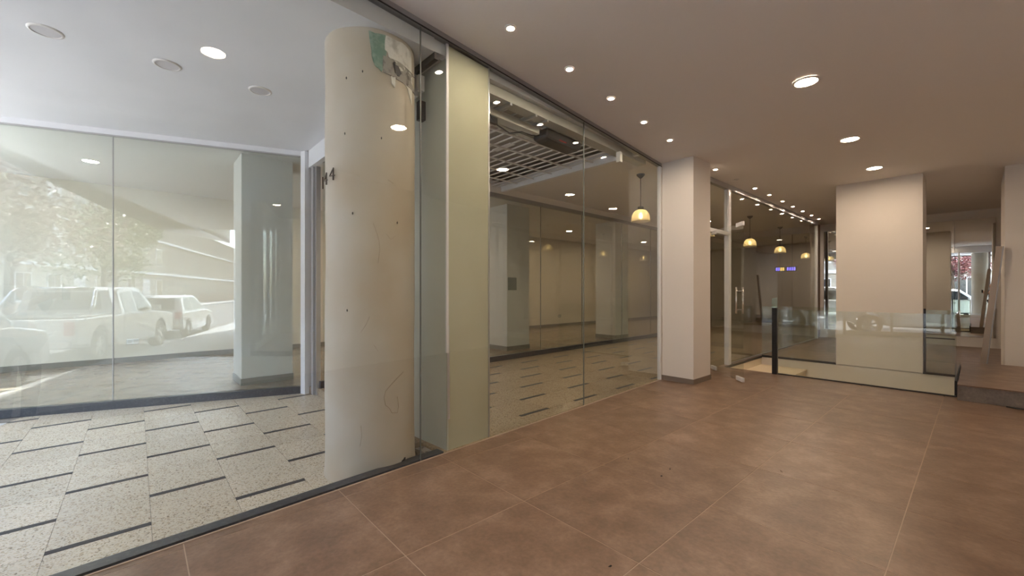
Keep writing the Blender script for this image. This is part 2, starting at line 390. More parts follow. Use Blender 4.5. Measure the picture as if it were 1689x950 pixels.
# raised platform
pf = thing('raised_platform', (.58, 9.1, 0), 'low tiled platform with grey riser at the right beside the balustrade', 'platform')
bx(-.185, XR-.002, 7.85, 10.44, 0.001, .19).build('platform_body', 'riser', pf)
for a, b in ((-.185, .66), (.664, XR-.002)):
    for c, d in ((7.83, 8.69), (8.694, 9.55), (9.554, 10.44)):
        bx(a, b, c, d, .19, .205).build('platform_tile', 'tile', pf)

# ---- long glass partition A
zt = lambda x, y: cz(x, y)-.05
wA = thing('window_1', (gx(2.6), 2.6, 0), 'long frameless glass partition between shop and terrazzo passage', kind='structure')
for y0, y1 in ((-.86, 1.745), (1.752, 4.085), (4.092, 6.15)):
    MB().wall((gx(y0), y0), (gx(y1), y1), 0, .012, 0.0, zt).build('glass_pane', 'glass', wA)
MB().wall((gx(-.86), -.86), (gx(6.2), 6.2), -.018, .045, zt, lambda x, y: cz(x, y)+.01).build('top_track', 'alu_d', wA)
MB().wall((gx(-.86), -.86), (gx(6.2), 6.2), -.021, -.018, lambda x, y: cz(x, y)-.056, lambda x, y: cz(x, y)-.044).build('track_gasket', 'dark', wA)
for y in (1.7485, 4.0885):
    MB().wall((gx(y-.0035), y-.0035), (gx(y+.0035), y+.0035), 0, .012, 0, zt).build('glass_joint', 'glass_edge', wA)
MB().wall((gx(6.15), 6.15), (gx(6.2), 6.2), -.02, .03, 0, zt).build('end_frame', 'white_fr', wA)
MB().wall((gx(-.9), -.9), (gx(1.98), 1.98), .004, .095, PZ, .012).build('outer_curb', 'curb', wA)
# ---- second glass line with a transom and an open door leaf
w2 = thing('window_2', (-3.2, 11.5, 0), 'second glass partition beyond the square column', kind='structure')
for y0, y1 in ((8.46, 11.7), (11.706, 14.92)):
    bx(-3.206, -3.194, y0, y1, .0, 3.33).build('glass_pane', 'glass', w2)
bx(-3.206, -3.194, 6.82, 8.34, 2.52, 3.33).build('transom_pane', 'glass', w2)
bx(-3.235, -3.165, 6.80, 14.98, 3.33, 3.42).build('top_track', 'grey_fr', w2)
bx(-3.24, -3.16, 6.80, 8.36, 2.45, 2.52).build('transom_bar', 'white_fr', w2)
bx(-3.24, -3.16, 8.34, 8.46, .0, 3.33).build('mullion', 'white_fr', w2)
bx(-3.24, -3.17, 14.9, 14.98, .0, 3.33).build('end_post', 'white_fr', w2)
bx(-3.22, -3.18, 8.46, 14.9, 0.0, .02).build('floor_channel', 'alu_d', w2)
door = thing('door_1', (-3.2, 7.75, 0), 'frameless glass door leaf standing open into the shop', kind='structure')
da, db = Vector((-3.2, 7.68)), Vector((-2.39, 6.87)); dd = (db-da).normalized()
MB().wall(da, db, -.006, .006, .012, 2.46).build('door_leaf', 'glass', door)
for z0, z1 in ((.012, .075), (2.40, 2.462)):
    MB().wall(db-dd*.21, db, -.016, .016, z0, z1).build('patch_fitting', 'white_fr', door)
    MB().wall(da, da+dd*.18, -.016, .016, z0, z1).build('patch_fitting', 'white_fr', door)
pn = Vector((-dd.y, dd.x)); hp = db-dd*.12
for sgn in (-1, 1):
    q = hp+pn*.05*sgn
    m = MB().tube([(q.x, q.y, 1.05), (q.x, q.y, 1.46)], .013, 10)
    for z in (1.11, 1.40): m.tube([(hp.x, hp.y, z), (q.x, q.y, z)], .008, 8)
    m.build('pull_handle', 'chrome', door)

# ================================================================== porch and passage
def slab_floor(root, tmat, x_of, nx, dx, y0, ny, dy, clipf, ztop, sw, xlen, odd):
    for k in range(ny):
        for m_ in range(nx):
            ya, yb = y0+dy*k, y0+dy*(k+1)
            xa, xb = x_of(m_, ya), x_of(m_+1, ya)            # xa > xb
            sh = -.018*dy
            sq = [(xb+.0012, ya+.0012), (xa-.0012, ya+.0012), (xa-.0012+sh, yb-.0012), (xb+.0012+sh, yb-.0012)]
            p = clipf(sq)
            if not p or area(p) < .004: continue
            MB().prism(p, ztop-.012, ztop).build('terrazzo_slab', tmat, root)
            if (k-m_) % 2 == odd:
                st_ = [(xa-sw/2, ya), (xa+sw/2, ya), (xa+sw/2+sh, ya+xlen), (xa-sw/2+sh, ya+xlen)]
                p = clipf(st_)
                if p and area(p) > .002: MB().prism(p, ztop-.01, ztop+.0012).build('inlay_strip', 'slate', root)
lgd = (LG1-LGJ).normalized(); lgn = Vector((lgd.y, -lgd.x))      # towards the porch (+x)
porch = struct(MB().prism([(gx(-.9)-.07, -.9), (gx(1.95)-.07, 1.95), (-6.7, 1.95), (LGJ.x, LGJ.y), (LG0.x, LG0.y), (st(-5, -.75).x, st(-5, -.75).y), (st(.2, -.75).x, st(.2, -.75).y)], PZ-.2, PZ-.004).build('floor_porch', 'grout_d'), 'speckled terrazzo porch floor with dark inlaid strips')
def clip_porch(p):
    p = clip(p, 1, .068, -2.955-.097)
    p = clip(p, 0, 1, 1.95) if p else p
    p = clip(p, -lgn.x, -lgn.y, -(lgn.x*LG1.x+lgn.y*LG1.y)-.03) if p else p
    d0 = (LGJ-LG0).normalized(); n0 = Vector((d0.y, -d0.x))
    p = clip(p, -n0.x, -n0.y, -(n0.x*LG0.x+n0.y*LG0.y)-.03) if p else p
    e = st(0, -.75)
    p = clip(p, N_AX.x, N_AX.y, N_AX.x*e.x+N_AX.y*e.y) if p else p
    return p
slab_floor(porch, 'terrazzo', lambda m_, y: -3.08-.48*m_-.02*(y+.39), 11, .48, -.39-.4633*6, 12, .4633, clip_porch, PZ, .050, .4633, 1)
psg = struct(MB().prism([(gx(1.95), 1.95), (gx(6.15), 6.15), (-3.2, 6.8), (-3.2, 21.5), (FG2.x, FG2.y), (FG1.x, FG1.y), (FG0.x-.25, 1.95)], -.3, -.004).build('floor_passage', 'terrazzo_dim'), 'terrazzo passage floor with dark inlaid strips')
def clip_pass(p):
    p = clip(p, 1, .068, -2.955-.014)
    p = clip(p, -1, -.029, 6.34+.029*-1.97-.03) if p else p
    p = clip(p, 0, -1, -1.955) if p else p
    return p
slab_floor(psg, 'terrazzo_dim', lambda m_, y: -2.93-.5*m_-.018*(y-3.2), 8, .5, 3.2-.48*3, 19, .48, clip_pass, 0.0, .050, .465, 0)
# soffit of the porch, building mass above; left ends added unseen to block sun
e0, e1, ek = st(-5.62, 0), st(9, 0), st(-5.62, 0)
struct(MB().prism([(gx(1.9)-.03, 1.9), (gx(fac0.y)-.03, fac0.y), (fac1.x+.2, fac1.y), (XR+.2, e1.y), (e1.x, e1.y), (ek.x, ek.y), (-8.3, -3.6), (-13, -3.6), (-13, -2.06), (LG0.x, LG0.y), (LGJ.x, LGJ.y), (LG1.x, LG1.y), (-6.3, 1.9)], SOF, SOF+.12).build('ceiling_porch', 'soffit'), 'white plastered soffit over the entrance porch')
struct(MB().prism([(-13, 24), (-13, -3.6), (-8.3, -3.6), (ek.x, ek.y), (e1.x, e1.y), (5.5, 24)], 4.0, 9.0).build('wall_upper', 'render_b'), 'upper floors of the building over the shops')
struct(MB().wall((e0.x, e0.y), (e1.x, e1.y), -.12, .0, SOF-.002, 4.0).build('trim_3', 'white_fr'), 'white fascia along the soffit edge')
struct(MB().wall((gx(-.9), -.9), (gx(6.2), 6.2), .045, .12, SOF+.015, 4.0).build('wall_bulkhead', 'soffit'), 'white bulkhead above the glass partition')
struct(bx(-6.9, -3.35, 5.55, 21.5, 3.48, 3.6).build('ceiling_passage', 'ceil'), 'plain ceiling of the inner passage')
struct(bx(-6.75, -3.1, 1.95, 5.55, 3.86, 3.98).build('ceiling_plenum', 'plenum'), 'grey void above the slatted ceiling')
struct(bx(-12, 1.6, 21.5, 21.7, -.3, 4.0).build('wall_back', 'brick_b'), 'end wall of the passage')
struct(bx(-3.38, -3.25, 15.0, 21.5, -.3, 4).build('wall_passage', 'brick_b'), 'passage wall beyond the glass')

# slatted ceiling
cs = thing('ceiling_slats', (-4.8, 3.8, 3.42), 'white slatted ceiling over the passage entrance', kind='structure')
sl = bx(-1.55, 1.55, -.013, .013, 0, .014).mesh('slat', 'slat')
for k in range(3, 21):
    o = bpy.data.objects.new('slat', sl); C.objects.link(o); o.parent = cs
    o.location = (-.10, 2.2+.16*k-3.8, .06)
rn = bx(-.014, .014, -1.25, 1.75, 0, .018).mesh('runner', 'slat')
for k in range(6):
    o = bpy.data.objects.new('runner', rn); C.objects.link(o); o.parent = cs
    o.location = (1.1-.45*k, -.05, .04)
for (x, k) in ((-.25, 9), (-.7, 8), (.2, 11)):
    bx(-4.8+x-.2, -4.8+x+.2, 2.2+.16*k-.05, 2.2+.16*k+.05, 3.478, 3.486).build('light_insert', 'white', cs)
bx(-6.55, -3.35, 5.47, 5.55, 3.40, 3.56).build('edge_beam', 'white_fr', cs)
# entrance header, posts, and the gear above the passage
eh = thing('entrance_header', (-4.9, 1.9, 3.2), 'white header beam across the passage entrance behind the round column', 'beam')
bx(-6.54, -3.46, 1.875, 1.945, 3.20, SOF-.002).build('beam', 'white_fr', eh)
bx(-3.46, -3.11, 1.90, 1.94, 3.39, SOF-.002).build('dark_end_bar', 'dark', eh)
bx(-3.42, -3.36, 1.90, 1.96, 2.95, 3.12).build('cable_box', 'dark', eh)
bx(-3.42, -3.38, 1.90, 1.96, 3.22, 3.36).build('white_clip', 'white', eh)
ep = thing('entrance_post', (-6.5, 1.9, PZ), 'white door post at the corner of the neighbouring glass shop', 'post')
MB().wall(LG1, LG1+Vector((.10, .03)), -.06, .06, PZ, 3.44).build('post', 'white_fr', ep)
bx(-6.50, -6.42, 1.90, 2.0, PZ, 3.198).build('inner_post', 'grey_fr', ep)
bx(-6.41, -6.37, 1.93, 1.99, PZ, 3.198).build('gasket_post', 'alu', ep)
rl = thing('door_gear_rail', (-3.55, 4.0, 3.2), 'grey metal rails of the door gear under the slatted ceiling', 'rail')
def along(y0, y1, a, b, z0, z1): return MB().wall((gx(y0), y0), (gx(y1), y1), a, b, z0, z1)
along(2.53, 5.9, .10, .24, 3.36, 3.46).build('upper_rail', 'steel', rl)
along(2.53, 3.6, .30, .42, 3.27, 3.34).build('lower_rail', 'steel', rl)
along(2.53, 4.0, .50, .57, 3.30, 3.36).build('inner_rail', 'steel', rl)
along(2.53, 5.9, .235, .25, 3.45, 3.47).build('rail_lip', 'alu', rl)
for y in (2.9, 3.3, 3.5):
    along(y, y+.03, .10, .42, 3.335, 3.37).build('bracket', 'alu', rl)
along(5.0, 5.06, .03, .09, 3.20, 3.34).build('white_clip', 'white', rl)
MY = 4.0
mo = thing('motor_housing', (gx(MY)-.40, MY, 3.23), 'black rounded motor housing hanging below the slatted ceiling', 'motor')
pl = [(-.36, 0.0), (-.34, .12), (.36, .12), (.38, .03), (.30, -.02), (-.26, -.02)]
q0 = Vector((gx(MY)-.36, MY)); md = Vector((-.068, 1)).normalized(); mn = Vector((-md.y, md.x))
vs = []
for s_ in (-.11, .11):
    for a, z in pl:
        p = q0+md*a+mn*s_; vs.append((p.x, p.y, 3.25+z))
n_ = len(pl)
MB().add(vs, [tuple(range(n_)), tuple(range(2*n_-1, n_-1, -1))]+[(i, (i+1) % n_, n_+(i+1) % n_, n_+i) for i in range(n_)]).build('housing', 'dark', mo, bevel=.03)
p = q0-mn*.113
MB().add([(p.x-md.x*.12, p.y-md.y*.12, 3.26), (p.x+md.x*.02, p.y+md.y*.02, 3.26), (p.x+md.x*.05, p.y+md.y*.05, 3.275), (p.x-md.x*.1, p.y-md.y*.1, 3.275)], [(0, 1, 2, 3)]).build('red_badge', 'red_l', mo)
along(3.78, 3.84, .30, .40, 3.36, 3.46).build('hanger', 'steel', mo); along(4.2, 4.26, .30, .40, 3.36, 3.46).build('hanger', 'steel', mo)
cb = thing('motor_cable', (gx(3.0)-.4, 3.0, 3.2), 'black cable looping from the rails to the motor housing', 'cable')
pts = [(gx(2.55)-.27, 2.55, 3.31), (gx(2.75)-.28, 2.75, 3.26), (gx(2.9)-.33, 2.9, 3.20), (gx(3.1)-.33, 3.1, 3.16), (gx(3.3)-.33, 3.3, 3.23), (gx(3.5)-.36, 3.5, 3.25), (gx(3.64)-.37, 3.645, 3.29)]
MB().tube(pts, .008, 6).build('cable', 'dark', cb)
along(2.74, 2.92, .31, .35, 3.195, 3.262).build('junction_box', 'dark', cb)

# white boxed pier just behind the glass
bp = thing('boxed_pier', (gx(2.27)-.17, 2.27, PZ), 'pale green back-painted glass pier behind the partition beside the round column', 'pier')
MB().wall((gx(2.03)-.02, 2.03), (gx(2.52)-.02, 2.52), 0.0, .012, .0, lambda x, y: cz(x, y)-.06).build('front_panel', 'panel', bp)
MB().prism([(gx(2.03)-.02, 2.03), (gx(2.03)-.02-.62, 1.99), (gx(2.03)-.02-.62, 2.002), (gx(2.03)-.02, 2.042)], .0, SOF-.003).build('side_panel', 'panel_s', bp)
MB().prism([(gx(2.03)-.034, 2.045), (gx(2.03)-.33, 2.03), (gx(2.5)-.33, 2.5), (gx(2.5)-.034, 2.5)], -.0, SOF-.003).build('core', 'panel_s', bp)
MB().wall((gx(2.015)-.01, 2.012), (gx(2.03)-.01, 2.035), -.006, .012, .86, 3.56).build('corner_strip', 'white_fr', bp)
MB().add([(gx(2.03)-.006, 2.022, .28), (gx(2.03)-.006, 2.046, .28), (gx(2.03)-.018, 2.046, 1.1), (gx(2.03)-.018, 2.022, 1.1), (gx(2.03)+.0, 2.022, .28), (gx(2.03)+.0, 2.046, .28), (gx(2.03)-.012, 2.046, 1.1), (gx(2.03)-.012, 2.022, 1.1)],
         [(0, 1, 2, 3), (7, 6, 5, 4), (0, 4, 5, 1), (1, 5, 6, 2), (2, 6, 7, 3), (3, 7, 4, 0)]).build('loose_strip', 'alu', bp)
MB().wall((gx(2.515)-.014, 2.515), (gx(2.53)-.014, 2.53), 0, .02, 0, 3.55).build('edge_trim', 'alu', bp)
MB().wall((gx(1.885), 1.885), (gx(2.04), 2.04), .02, .30, PZ, -.012).build('cement_foot', 'grey_pl', bp)

# ---- round column
CX, CY, CR = -3.49, 1.505, .363
rc = thing('round_column', (CX, CY, PZ), 'round cream plastered column with chipped paint at its top', 'column')
mb = MB(); prof = []
n_ = 64; rows = 40
vs = []
for i in range(rows+1):
    z = PZ+(SOF-PZ)*i/rows
    for k in range(n_):
        a = 2*math.pi*k/n_
        r = CR+.0025*math.sin(3*a+z*2.1)+.002*math.sin(7*a-z*4.3)+.0015*math.sin(z*9+a*2)
        if z < PZ+.03: r += .006
        vs.append((CX+r*math.cos(a), CY+r*math.sin(a), z))
mb.add(vs, [(i*n_+k, i*n_+(k+1) % n_, (i+1)*n_+(k+1) % n_, (i+1)*n_+k) for i in range(rows) for k in range(n_)], True)
shaft = mb.build('shaft', 'plaster', rc)
# angle on the shaft (radians) whose outward normal faces the camera
A0 = math.atan2(-CY, -CX)
def patch(name, mat, outline, proud, n=None):
    """irregular flake hugging the shaft: outline in (angle offset deg, z)"""
    bm = bmesh.new()
    vs_ = [bm.verts.new((a, 0, z)) for a, z in outline]
    f = bm.faces.new(vs_)
    bmesh.ops.triangulate(bm, faces=[f])
    bmesh.ops.subdivide_edges(bm, edges=bm.edges[:], cuts=3, use_grid_fill=True)
    r_ = bmesh.ops.solidify(bm, geom=bm.faces[:], thickness=-.001) if False else None
    for v in bm.verts:
        a = A0+R(v.co.x); r = CR+.0048+proud+random.uniform(-.0006, .0006)
        v.co = Vector((CX+r*math.cos(a)-CX, CY+r*math.sin(a)-CY, v.co.z-PZ))
    me = bpy.data.meshes.new(name); bm.to_mesh(me); bm.free(); me.materials.append(M[mat])
    o = bpy.data.objects.new(name, me); C.objects.link(o); o.parent = rc
    so = o.modifiers.new('solid', 'SOLIDIFY'); so.thickness = .006; so.offset = 0
    return o
def jag(pts, amp_a=1.2, amp_z=.012, sub=3):
    out = []
    for i in range(len(pts)):
        a, b = Vector(pts[i]), Vector(pts[(i+1) % len(pts)])
        for k in range(sub):
            q = a.lerp(b, k/sub); out.append((q.x+random.uniform(-amp_a, amp_a)*(k > 0), q.y+random.uniform(-amp_z, amp_z)*(k > 0)))
    return out
patch('green_paint', 'green', jag([(-3, SOF-.03), (17, SOF-.035), (20, SOF-.13), (16, SOF-.24), (12, SOF-.33), (4, SOF-.29), (0, SOF-.16)]), .0)
patch('white_plaster', 'white_pl', jag([(17, SOF-.035), (40, SOF-.03), (58, SOF-.05), (62, SOF-.25), (61, SOF-.48), (50, SOF-.37), (40, SOF-.35), (37, SOF-.29), (24, SOF-.22), (16, SOF-.15)]), .0015)
patch('grey_cement', 'grey_pl', jag([(14, SOF-.2), (75, SOF-.21), (36, SOF-.27), (38, SOF-.34), (75, SOF-.36), (14, SOF-.33)]), .003)
patch('dark_hole', 'dark', jag([(27, SOF-.22), (33, SOF-.24), (38, SOF-.29), (35, SOF-.32), (29, SOF-.31)]), .005)
patch('plaster_drip', 'white_pl', jag([(24, SOF-.34), (30, SOF-.34), (29, SOF-.42), (25, SOF-.40)]), .004)
patch('base_chip', 'dark', jag([(36, PZ+.07), (44, PZ+.075), (46, PZ+.135), (40, PZ+.12)], .8, .006), .001)
def crack(pts, r=.0016):
    vs_ = []
    for a, z in pts:
        t = A0+R(a); vs_.append((CX+(CR+.0035)*math.cos(t), CY+(CR+.0035)*math.sin(t), z))
    return MB().tube(vs_, r, 5).build('crack', 'crack', rc)
crack([(43, .74), (33, .70), (25, .66), (17, .61), (15, .56), (17, .50), (22, .47), (25, .43), (33, .42), (35, .47), (33, .55)])
crack([(8, 1.62), (10, 1.72), (9, 1.80), (5, 1.88), (2, 1.93)], .0013)
crack([(-12, 1.08), (-6, 1.14), (-2, 1.2)], .0012)
crack([(18, 1.85), (24, 1.81), (30, 1.84)], .0012)
crack([(3, .98), (8, .93), (14, .9)], .0012)
crack([(-12, .36), (-11, .28), (-13, .2)], .0012)
crack([(20, 2.28), (27, 2.26)], .0018)
for a, z in ((-30, 3.05), (-32, 2.62), (12, 2.6), (-22, 2.0), (33, 1.95), (-29, 1.25), (-10, 3.1)):
    t = A0+R(a); MB().lathe([(.0001, -.012), (.005, -.004), (.004, .006), (.0001, .012)], (CX+(CR+.003)*math.cos(t), CY+(CR+.003)*math.sin(t), z), 6).build('paint_chip', 'dark', rc)
# house number
def bent_text(ch, ang, z, size):
    cu = bpy.data.curves.new('digit', 'FONT'); cu.body = ch; cu.size = size; cu.extrude = .005; cu.offset = -.0035; cu.align_x = 'CENTER'; cu.resolution_u = 3
    o = bpy.data.objects.new('digit', cu); C.objects.link(o)
    dg = bpy.context.evaluated_depsgraph_get(); me = bpy.data.meshes.new_from_object(o.evaluated_get(dg))
    bpy.data.objects.remove(o, do_unlink=True)
    for v in me.vertices:
        t = A0+R(ang)+v.co.x/(CR+.02); r = CR+.02+v.co.z
        v.co = Vector((CX+r*math.cos(t), CY+r*math.sin(t), z+v.co.y))
    return me
hn = thing('house_number', (CX, CY, 2.28), 'small metal house number 144 fixed to the round column', 'number')
for ch, a, z in (('1', -76, 2.225), ('4', -64, 2.24), ('4', -49.5, 2.262)):
    me = bent_text(ch, a, z, .15)
    me.transform(Matrix.Translation(-hn.location))
    me.materials.clear(); me.materials.append(M['num'])
    o = bpy.data.objects.new('digit', me); C.objects.link(o); o.parent = hn

# ================================================================== neighbouring shop
nb = struct(MB().prism([(XB, -2.1), (LG0.x, LG0.y), (LGJ.x, LGJ.y), (LG1.x, LG1.y), (FG0.x, FG0.y), (FG1.x, FG1.y), (FG2.x, FG2.y), (XB, 21.5)], -.3, -.001).build('floor_neighbour', 'tile_n'), 'glossy grey-beige floor of the neighbouring shop')
struct(MB().prism([(XB, -2.1), (LG0.x, LG0.y), (LGJ.x, LGJ.y), (LG1.x, LG1.y), (FG0.x, FG0.y), (FG1.x, FG1.y), (FG2.x, FG2.y), (XB, 21.5)], 3.44, 3.6).build('ceiling_neighbour', 'ceil'), 'ceiling of the neighbouring shop')
struct(bx(XB-.2, XB, -2.3, 21.5, -.3, 4).build('wall_left', 'paint_n'), 'pale back wall of the neighbouring shop')
struct(bx(XB, XB+.012, -2.1, 21.5, 0, .10).build('baseboard_left', 'base_n'), 'grey skirting along the neighbouring back wall')
w3 = thing('window_3', (LG0.x, LG0.y, PZ), 'splayed glass shopfront of the neighbouring shop facing the porch', kind='structure')
for a, b in ((LG0, LGJ), (LGJ, LG1)):
    d_ = (b-a).normalized()
    MB().wall(a+d_*.004, b-d_*.004, 0, .012, .0, 3.39).build('glass_pane', 'glass_n', w3)
    MB().wall(a, b, -.03, .04, 3.385, 3.45).build('top_frame', 'white_fr', w3)
    MB().wall(a, b, -.02, .03, 3.37, 3.386).build('top_bead', 'grey_fr', w3)
    MB().wall(a, b, -.035, .06, PZ, .0).build('base_plinth', 'curb', w3)
MB().wall(LGJ-lgd*.004, LGJ+lgd*.004, -.002, .014, .0, 3.39).build('glass_joint', 'grey_fr', w3)
MB().wall(LG1-lgd*.035, LG1, -.02, .03, 0, 3.39).build('side_frame', 'alu', w3)
w4 = thing('window_4', (FG0.x, FG0.y, 0), 'glass front of the neighbouring shop along the passage', kind='structure')
fd = (FG1-FG0).normalized(); fl = (FG1-FG0).length
cuts = [0.04, 1.6, 3.1, 4.7, 6.2, 8.0, 9.6, fl]
for a, b in zip(cuts, cuts[1:]):
    MB().wall(FG0+fd*(a+.003), FG0+fd*(b-.003), 0, .012, .05, 3.27).build('glass_pane', 'glass_n', w4)
    MB().wall(FG0+fd*(b-.004), FG0+fd*(b+.004), -.002, .014, .05, 3.27).build('glass_joint', 'glass_edge', w4)
MB().wall(FG1, FG2, 0, .012, .05, 3.27).build('glass_pane', 'glass_n', w4)
MB().wall(FG0, FG1, -.03, .04, 3.27, 3.35).build('top_frame', 'alu_d', w4)
MB().wall(FG0, FG1, -.02, .03, 3.35, 3.48).build('top_fascia', 'ceil', w4)
MB().wall(FG0, FG1, -.03, .05, 0.0, .10).build('base_plinth', 'curb', w4)
for k, (x0, x1, y0, y1, lb) in enumerate(((-7.95, -7.28, 1.16, 1.85, 'white square column nearest the splayed glass shopfront'), (-8.05, -7.36, 6.45, 7.17, 'white square column seen through the partition beside the boxed pier'), (-7.8, -7.1, 10.43, 11.1, 'white square column farthest along the neighbouring shop'))):
    c = thing('square_column', ((x0+x1)/2, (y0+y1)/2, 0), lb, 'column', 'neighbouring shop columns')
    bx(x0, x1, y0, y1, 0, 3.45).build('shaft', 'paint', c)
    b = .012
    MB().box(x0-b, x1+b, y0-b, y1+b, 0, .10).build('skirting', 'base_n', c)
    if k == 1: bx(x1, x1+.012, 6.47, 6.74, 1.42, 1.72).build('notice', 'cardgrey', c)
for k, (y, z, lb) in enumerate(((-.05, .40, 'white double socket on the wall behind the splayed glass'), (10.6, .40, 'small wall socket left of the dark glass joint'), (12.6, .40, 'small wall socket right of the dark glass joint'))):
    so = thing('wall_socket', (XB+.01, y, z), lb, 'socket', 'wall sockets')
    bx(XB, XB+.012, y-.09, y+.09, z-.05, z+.05).build('plate', 'white' if k == 0 else 'cardgrey', so, .004)
    for d_ in (-.045, .045): bx(XB+.012, XB+.015, y+d_-.03, y+d_+.03, z-.03, z+.03).build('insert', 'trim', so)
# neighbour street front
w5 = thing('window_5', (-9.6, -2.1, 0), 'street window of the neighbouring shop', kind='structure')
bx(XB, LG0.x, -2.11, -2.098, 0.0, 3.4).build('glass_pane', 'glass', w5)
for x in (XB+.02, -9.7, LG0.x-.03): bx(x-.04, x+.04, -2.14, -2.06, 0, 3.44).build('frame_post', 'grey_fr', w5)

# ================================================================== shop street front
w6 = thing('window_6', (fac0.x, fac0.y, 0), 'glass street front of the shop behind the viewer', kind='structure')
fdv = Vector((S_AX.x, S_AX.y)); flen = (fac1-fac0).length
stops = [0, 1.15, 2.3, 3.45, flen]
for a, b in zip(stops, stops[1:]):
    MB().wall(fac0+fdv*(a+.03), fac0+fdv*(b-.03), -.006, .006, .14, 3.44).build('glass_pane', 'glass', w6)
for a in stops:
    MB().wall(fac0+fdv*(a-.03), fac0+fdv*(a+.03), -.04, .04, 0, 3.45).build('frame_post', 'grey_fr', w6)
MB().wall(fac0, fac1, -.05, .05, PZ, .14).build('sill', 'white_fr', w6)
MB().wall(fac0, fac1, -.04, .04, 3.44, 4.0).build('head', 'soffit', w6)
rc2 = thing('street_column', (0.05, -2.62, PZ), 'round cream column outside the street window', 'column')
MB().lathe([(.33, 0), (.33, SOF-PZ)], (0.05, -2.62, PZ), 32).build('shaft', 'plaster', rc2)
MB().lathe([(.345, 0), (.345, .03), (.331, .035)], (0.05, -2.62, PZ), 32).build('base_ring', 'grey_pl', rc2)

# ================================================================== balustrade
bl = thing('glass_balustrade', (-1.25, 8.1, 0), 'glass balustrade with black end post in front of the stairwell', 'balustrade')
bx(-2.34, -2.265, 8.00, 8.075, 0, 1.12).build('end_post', 'black', bl, .006)
bx(-2.262, -.212, 8.045, 8.06, .005, 1.09).build('glass_pane', 'glass_b', bl)
bx(-2.262, -.20, 8.035, 8.075, -.03, .016).build('floor_channel', 'black', bl)
bx(-.212, -.198, 8.075, 9.96, .005, 1.09).build('side_pane', 'glass_b', bl)
bx(-.216, -.194, 8.06, 9.96, -.03, .21).build('side_channel', 'black', bl)
bl2 = thing('glass_balustrade', (-.42, 9.98, 0), 'short black-edged glass guard between the pier and the platform', 'balustrade')
bx(-.63, -.60, 9.955, 9.985, .0, 1.10).build('end_post', 'black', bl2)
bx(-.60, -.22, 9.964, 9.976, .03, 1.08).build('glass_pane', 'glass_b', bl2)
bx(-.60, -.22, 9.955, 9.985, .0, .03).build('floor_channel', 'black', bl2)
bx(-.60, -.22, 9.958, 9.982, .60, .62).build('middle_rail', 'black', bl2)
bl3 = thing('glass_balustrade', (-2.5, 9.98, 0), 'glass guard on the far side of the stairwell left of the pier', 'balustrade')
bx(-3.1, -1.84, 9.964, 9.976, .03, 1.08).build('glass_pane', 'glass_b', bl3)
bx(-3.1, -1.84, 9.955, 9.985, .005, .035).build('floor_channel', 'black', bl3)

# ================================================================== lamps
def ring(c, r0, r1, h, n=28):
    return MB().lathe([(r0, 0), (r0, -h), (r0+.004, -h-.002), (r1, -h*.55), (r1, 0)], c, n)
def downlight(name, x, y, z, r, mat, label, group, rim=.016, lit=True, cat='ceiling light'):
    t = thing(name, (x, y, z), label, cat, group)
    ring((x, y, z+.002), r, r+rim, .012).build('trim_ring', 'trim', t)
    MB().lathe([(.0005, -.006), (r, -.006), (r, 0.0), (.0005, 0.0)], (x, y, z), 24, smooth=False).build('lens', mat, t)
    return t
ords = ['first', 'second', 'third', 'fourth', 'fifth', 'sixth', 'seventh', 'eighth', 'ninth', 'tenth', 'eleventh', 'twelfth', 'thirteenth']
sp = [(-2.614, 2.33), (-2.66, 3.14), (-2.71, 3.90), (-2.765, 4.67), (-2.807, 5.405), (-2.917, 7.15), (-2.933, 9.03), (-2.935, 9.88), (-2.945, 10.80), (-2.965, 11.66), (-2.97, 12.52), (-2.98, 13.38), (-2.989, 14.22)]
for k, (x, y) in enumerate(sp):
    if k < 5: lb = f'{ords[k]} small spotlight beside the long glass partition, counted towards the square column'
    elif k == 5: lb = 'small spotlight just beyond the square column, alone above the open glass door'
    else: lb = f'{ords[k-6]} small spotlight of the row by the second glass partition, counted inwards'
    downlight('ceiling_spotlight', x, y, cz(x, y), .030, 'spot', lb, 'small ceiling spotlights along the glass', .018)
downlight('ceiling_spotlight', -2.925, 8.08, cz(0, 8.08), .030, 'unlit', 'small unlit spotlight above the open glass door', 'small ceiling spotlights along the glass', .018)
for k, y in enumerate((-1.2, .80, 2.87, 4.95, 7.06, 9.01, 12.3)):
    lb = {3: 'largest round downlight in view, nearest of the three before the pier', 4: 'middle of the three round downlights in front of the pier', 5: 'round downlight closest to the front of the wide pier',
          0: 'round downlight near the street front', 1: 'round downlight above the viewer', 2: 'round downlight just ahead of the viewer', 6: 'round downlight behind the wide pier, near the mirror'}[k]
    downlight('ceiling_downlight', -1.145, y, cz(0, y), .095, 'lamp', lb, 'round shop downlights', .02)
for k, y in enumerate((-.53, .21, .945)):
    lb = ('unlit round fitting in the porch soffit nearest the street', 'middle unlit round fitting in the porch soffit', 'unlit round fitting in the porch soffit nearest the round column')[k]
    downlight('soffit_fitting', -4.91, y, SOF, .085, 'unlit', lb, 'unlit porch soffit fittings', .02)
for k, y in enumerate((-.53, 1.8, 4.1, 6.4, 8.7, 10.95, 13.2, 15.7, 18.0)):
    downlight('shop_downlight', -9.3, y, 3.44, .095, 'lamp_n' if k < 2 else 'lamp_w', f'{ords[k]} round downlight of the neighbouring shop counted from the street', 'neighbouring shop downlights', .02)
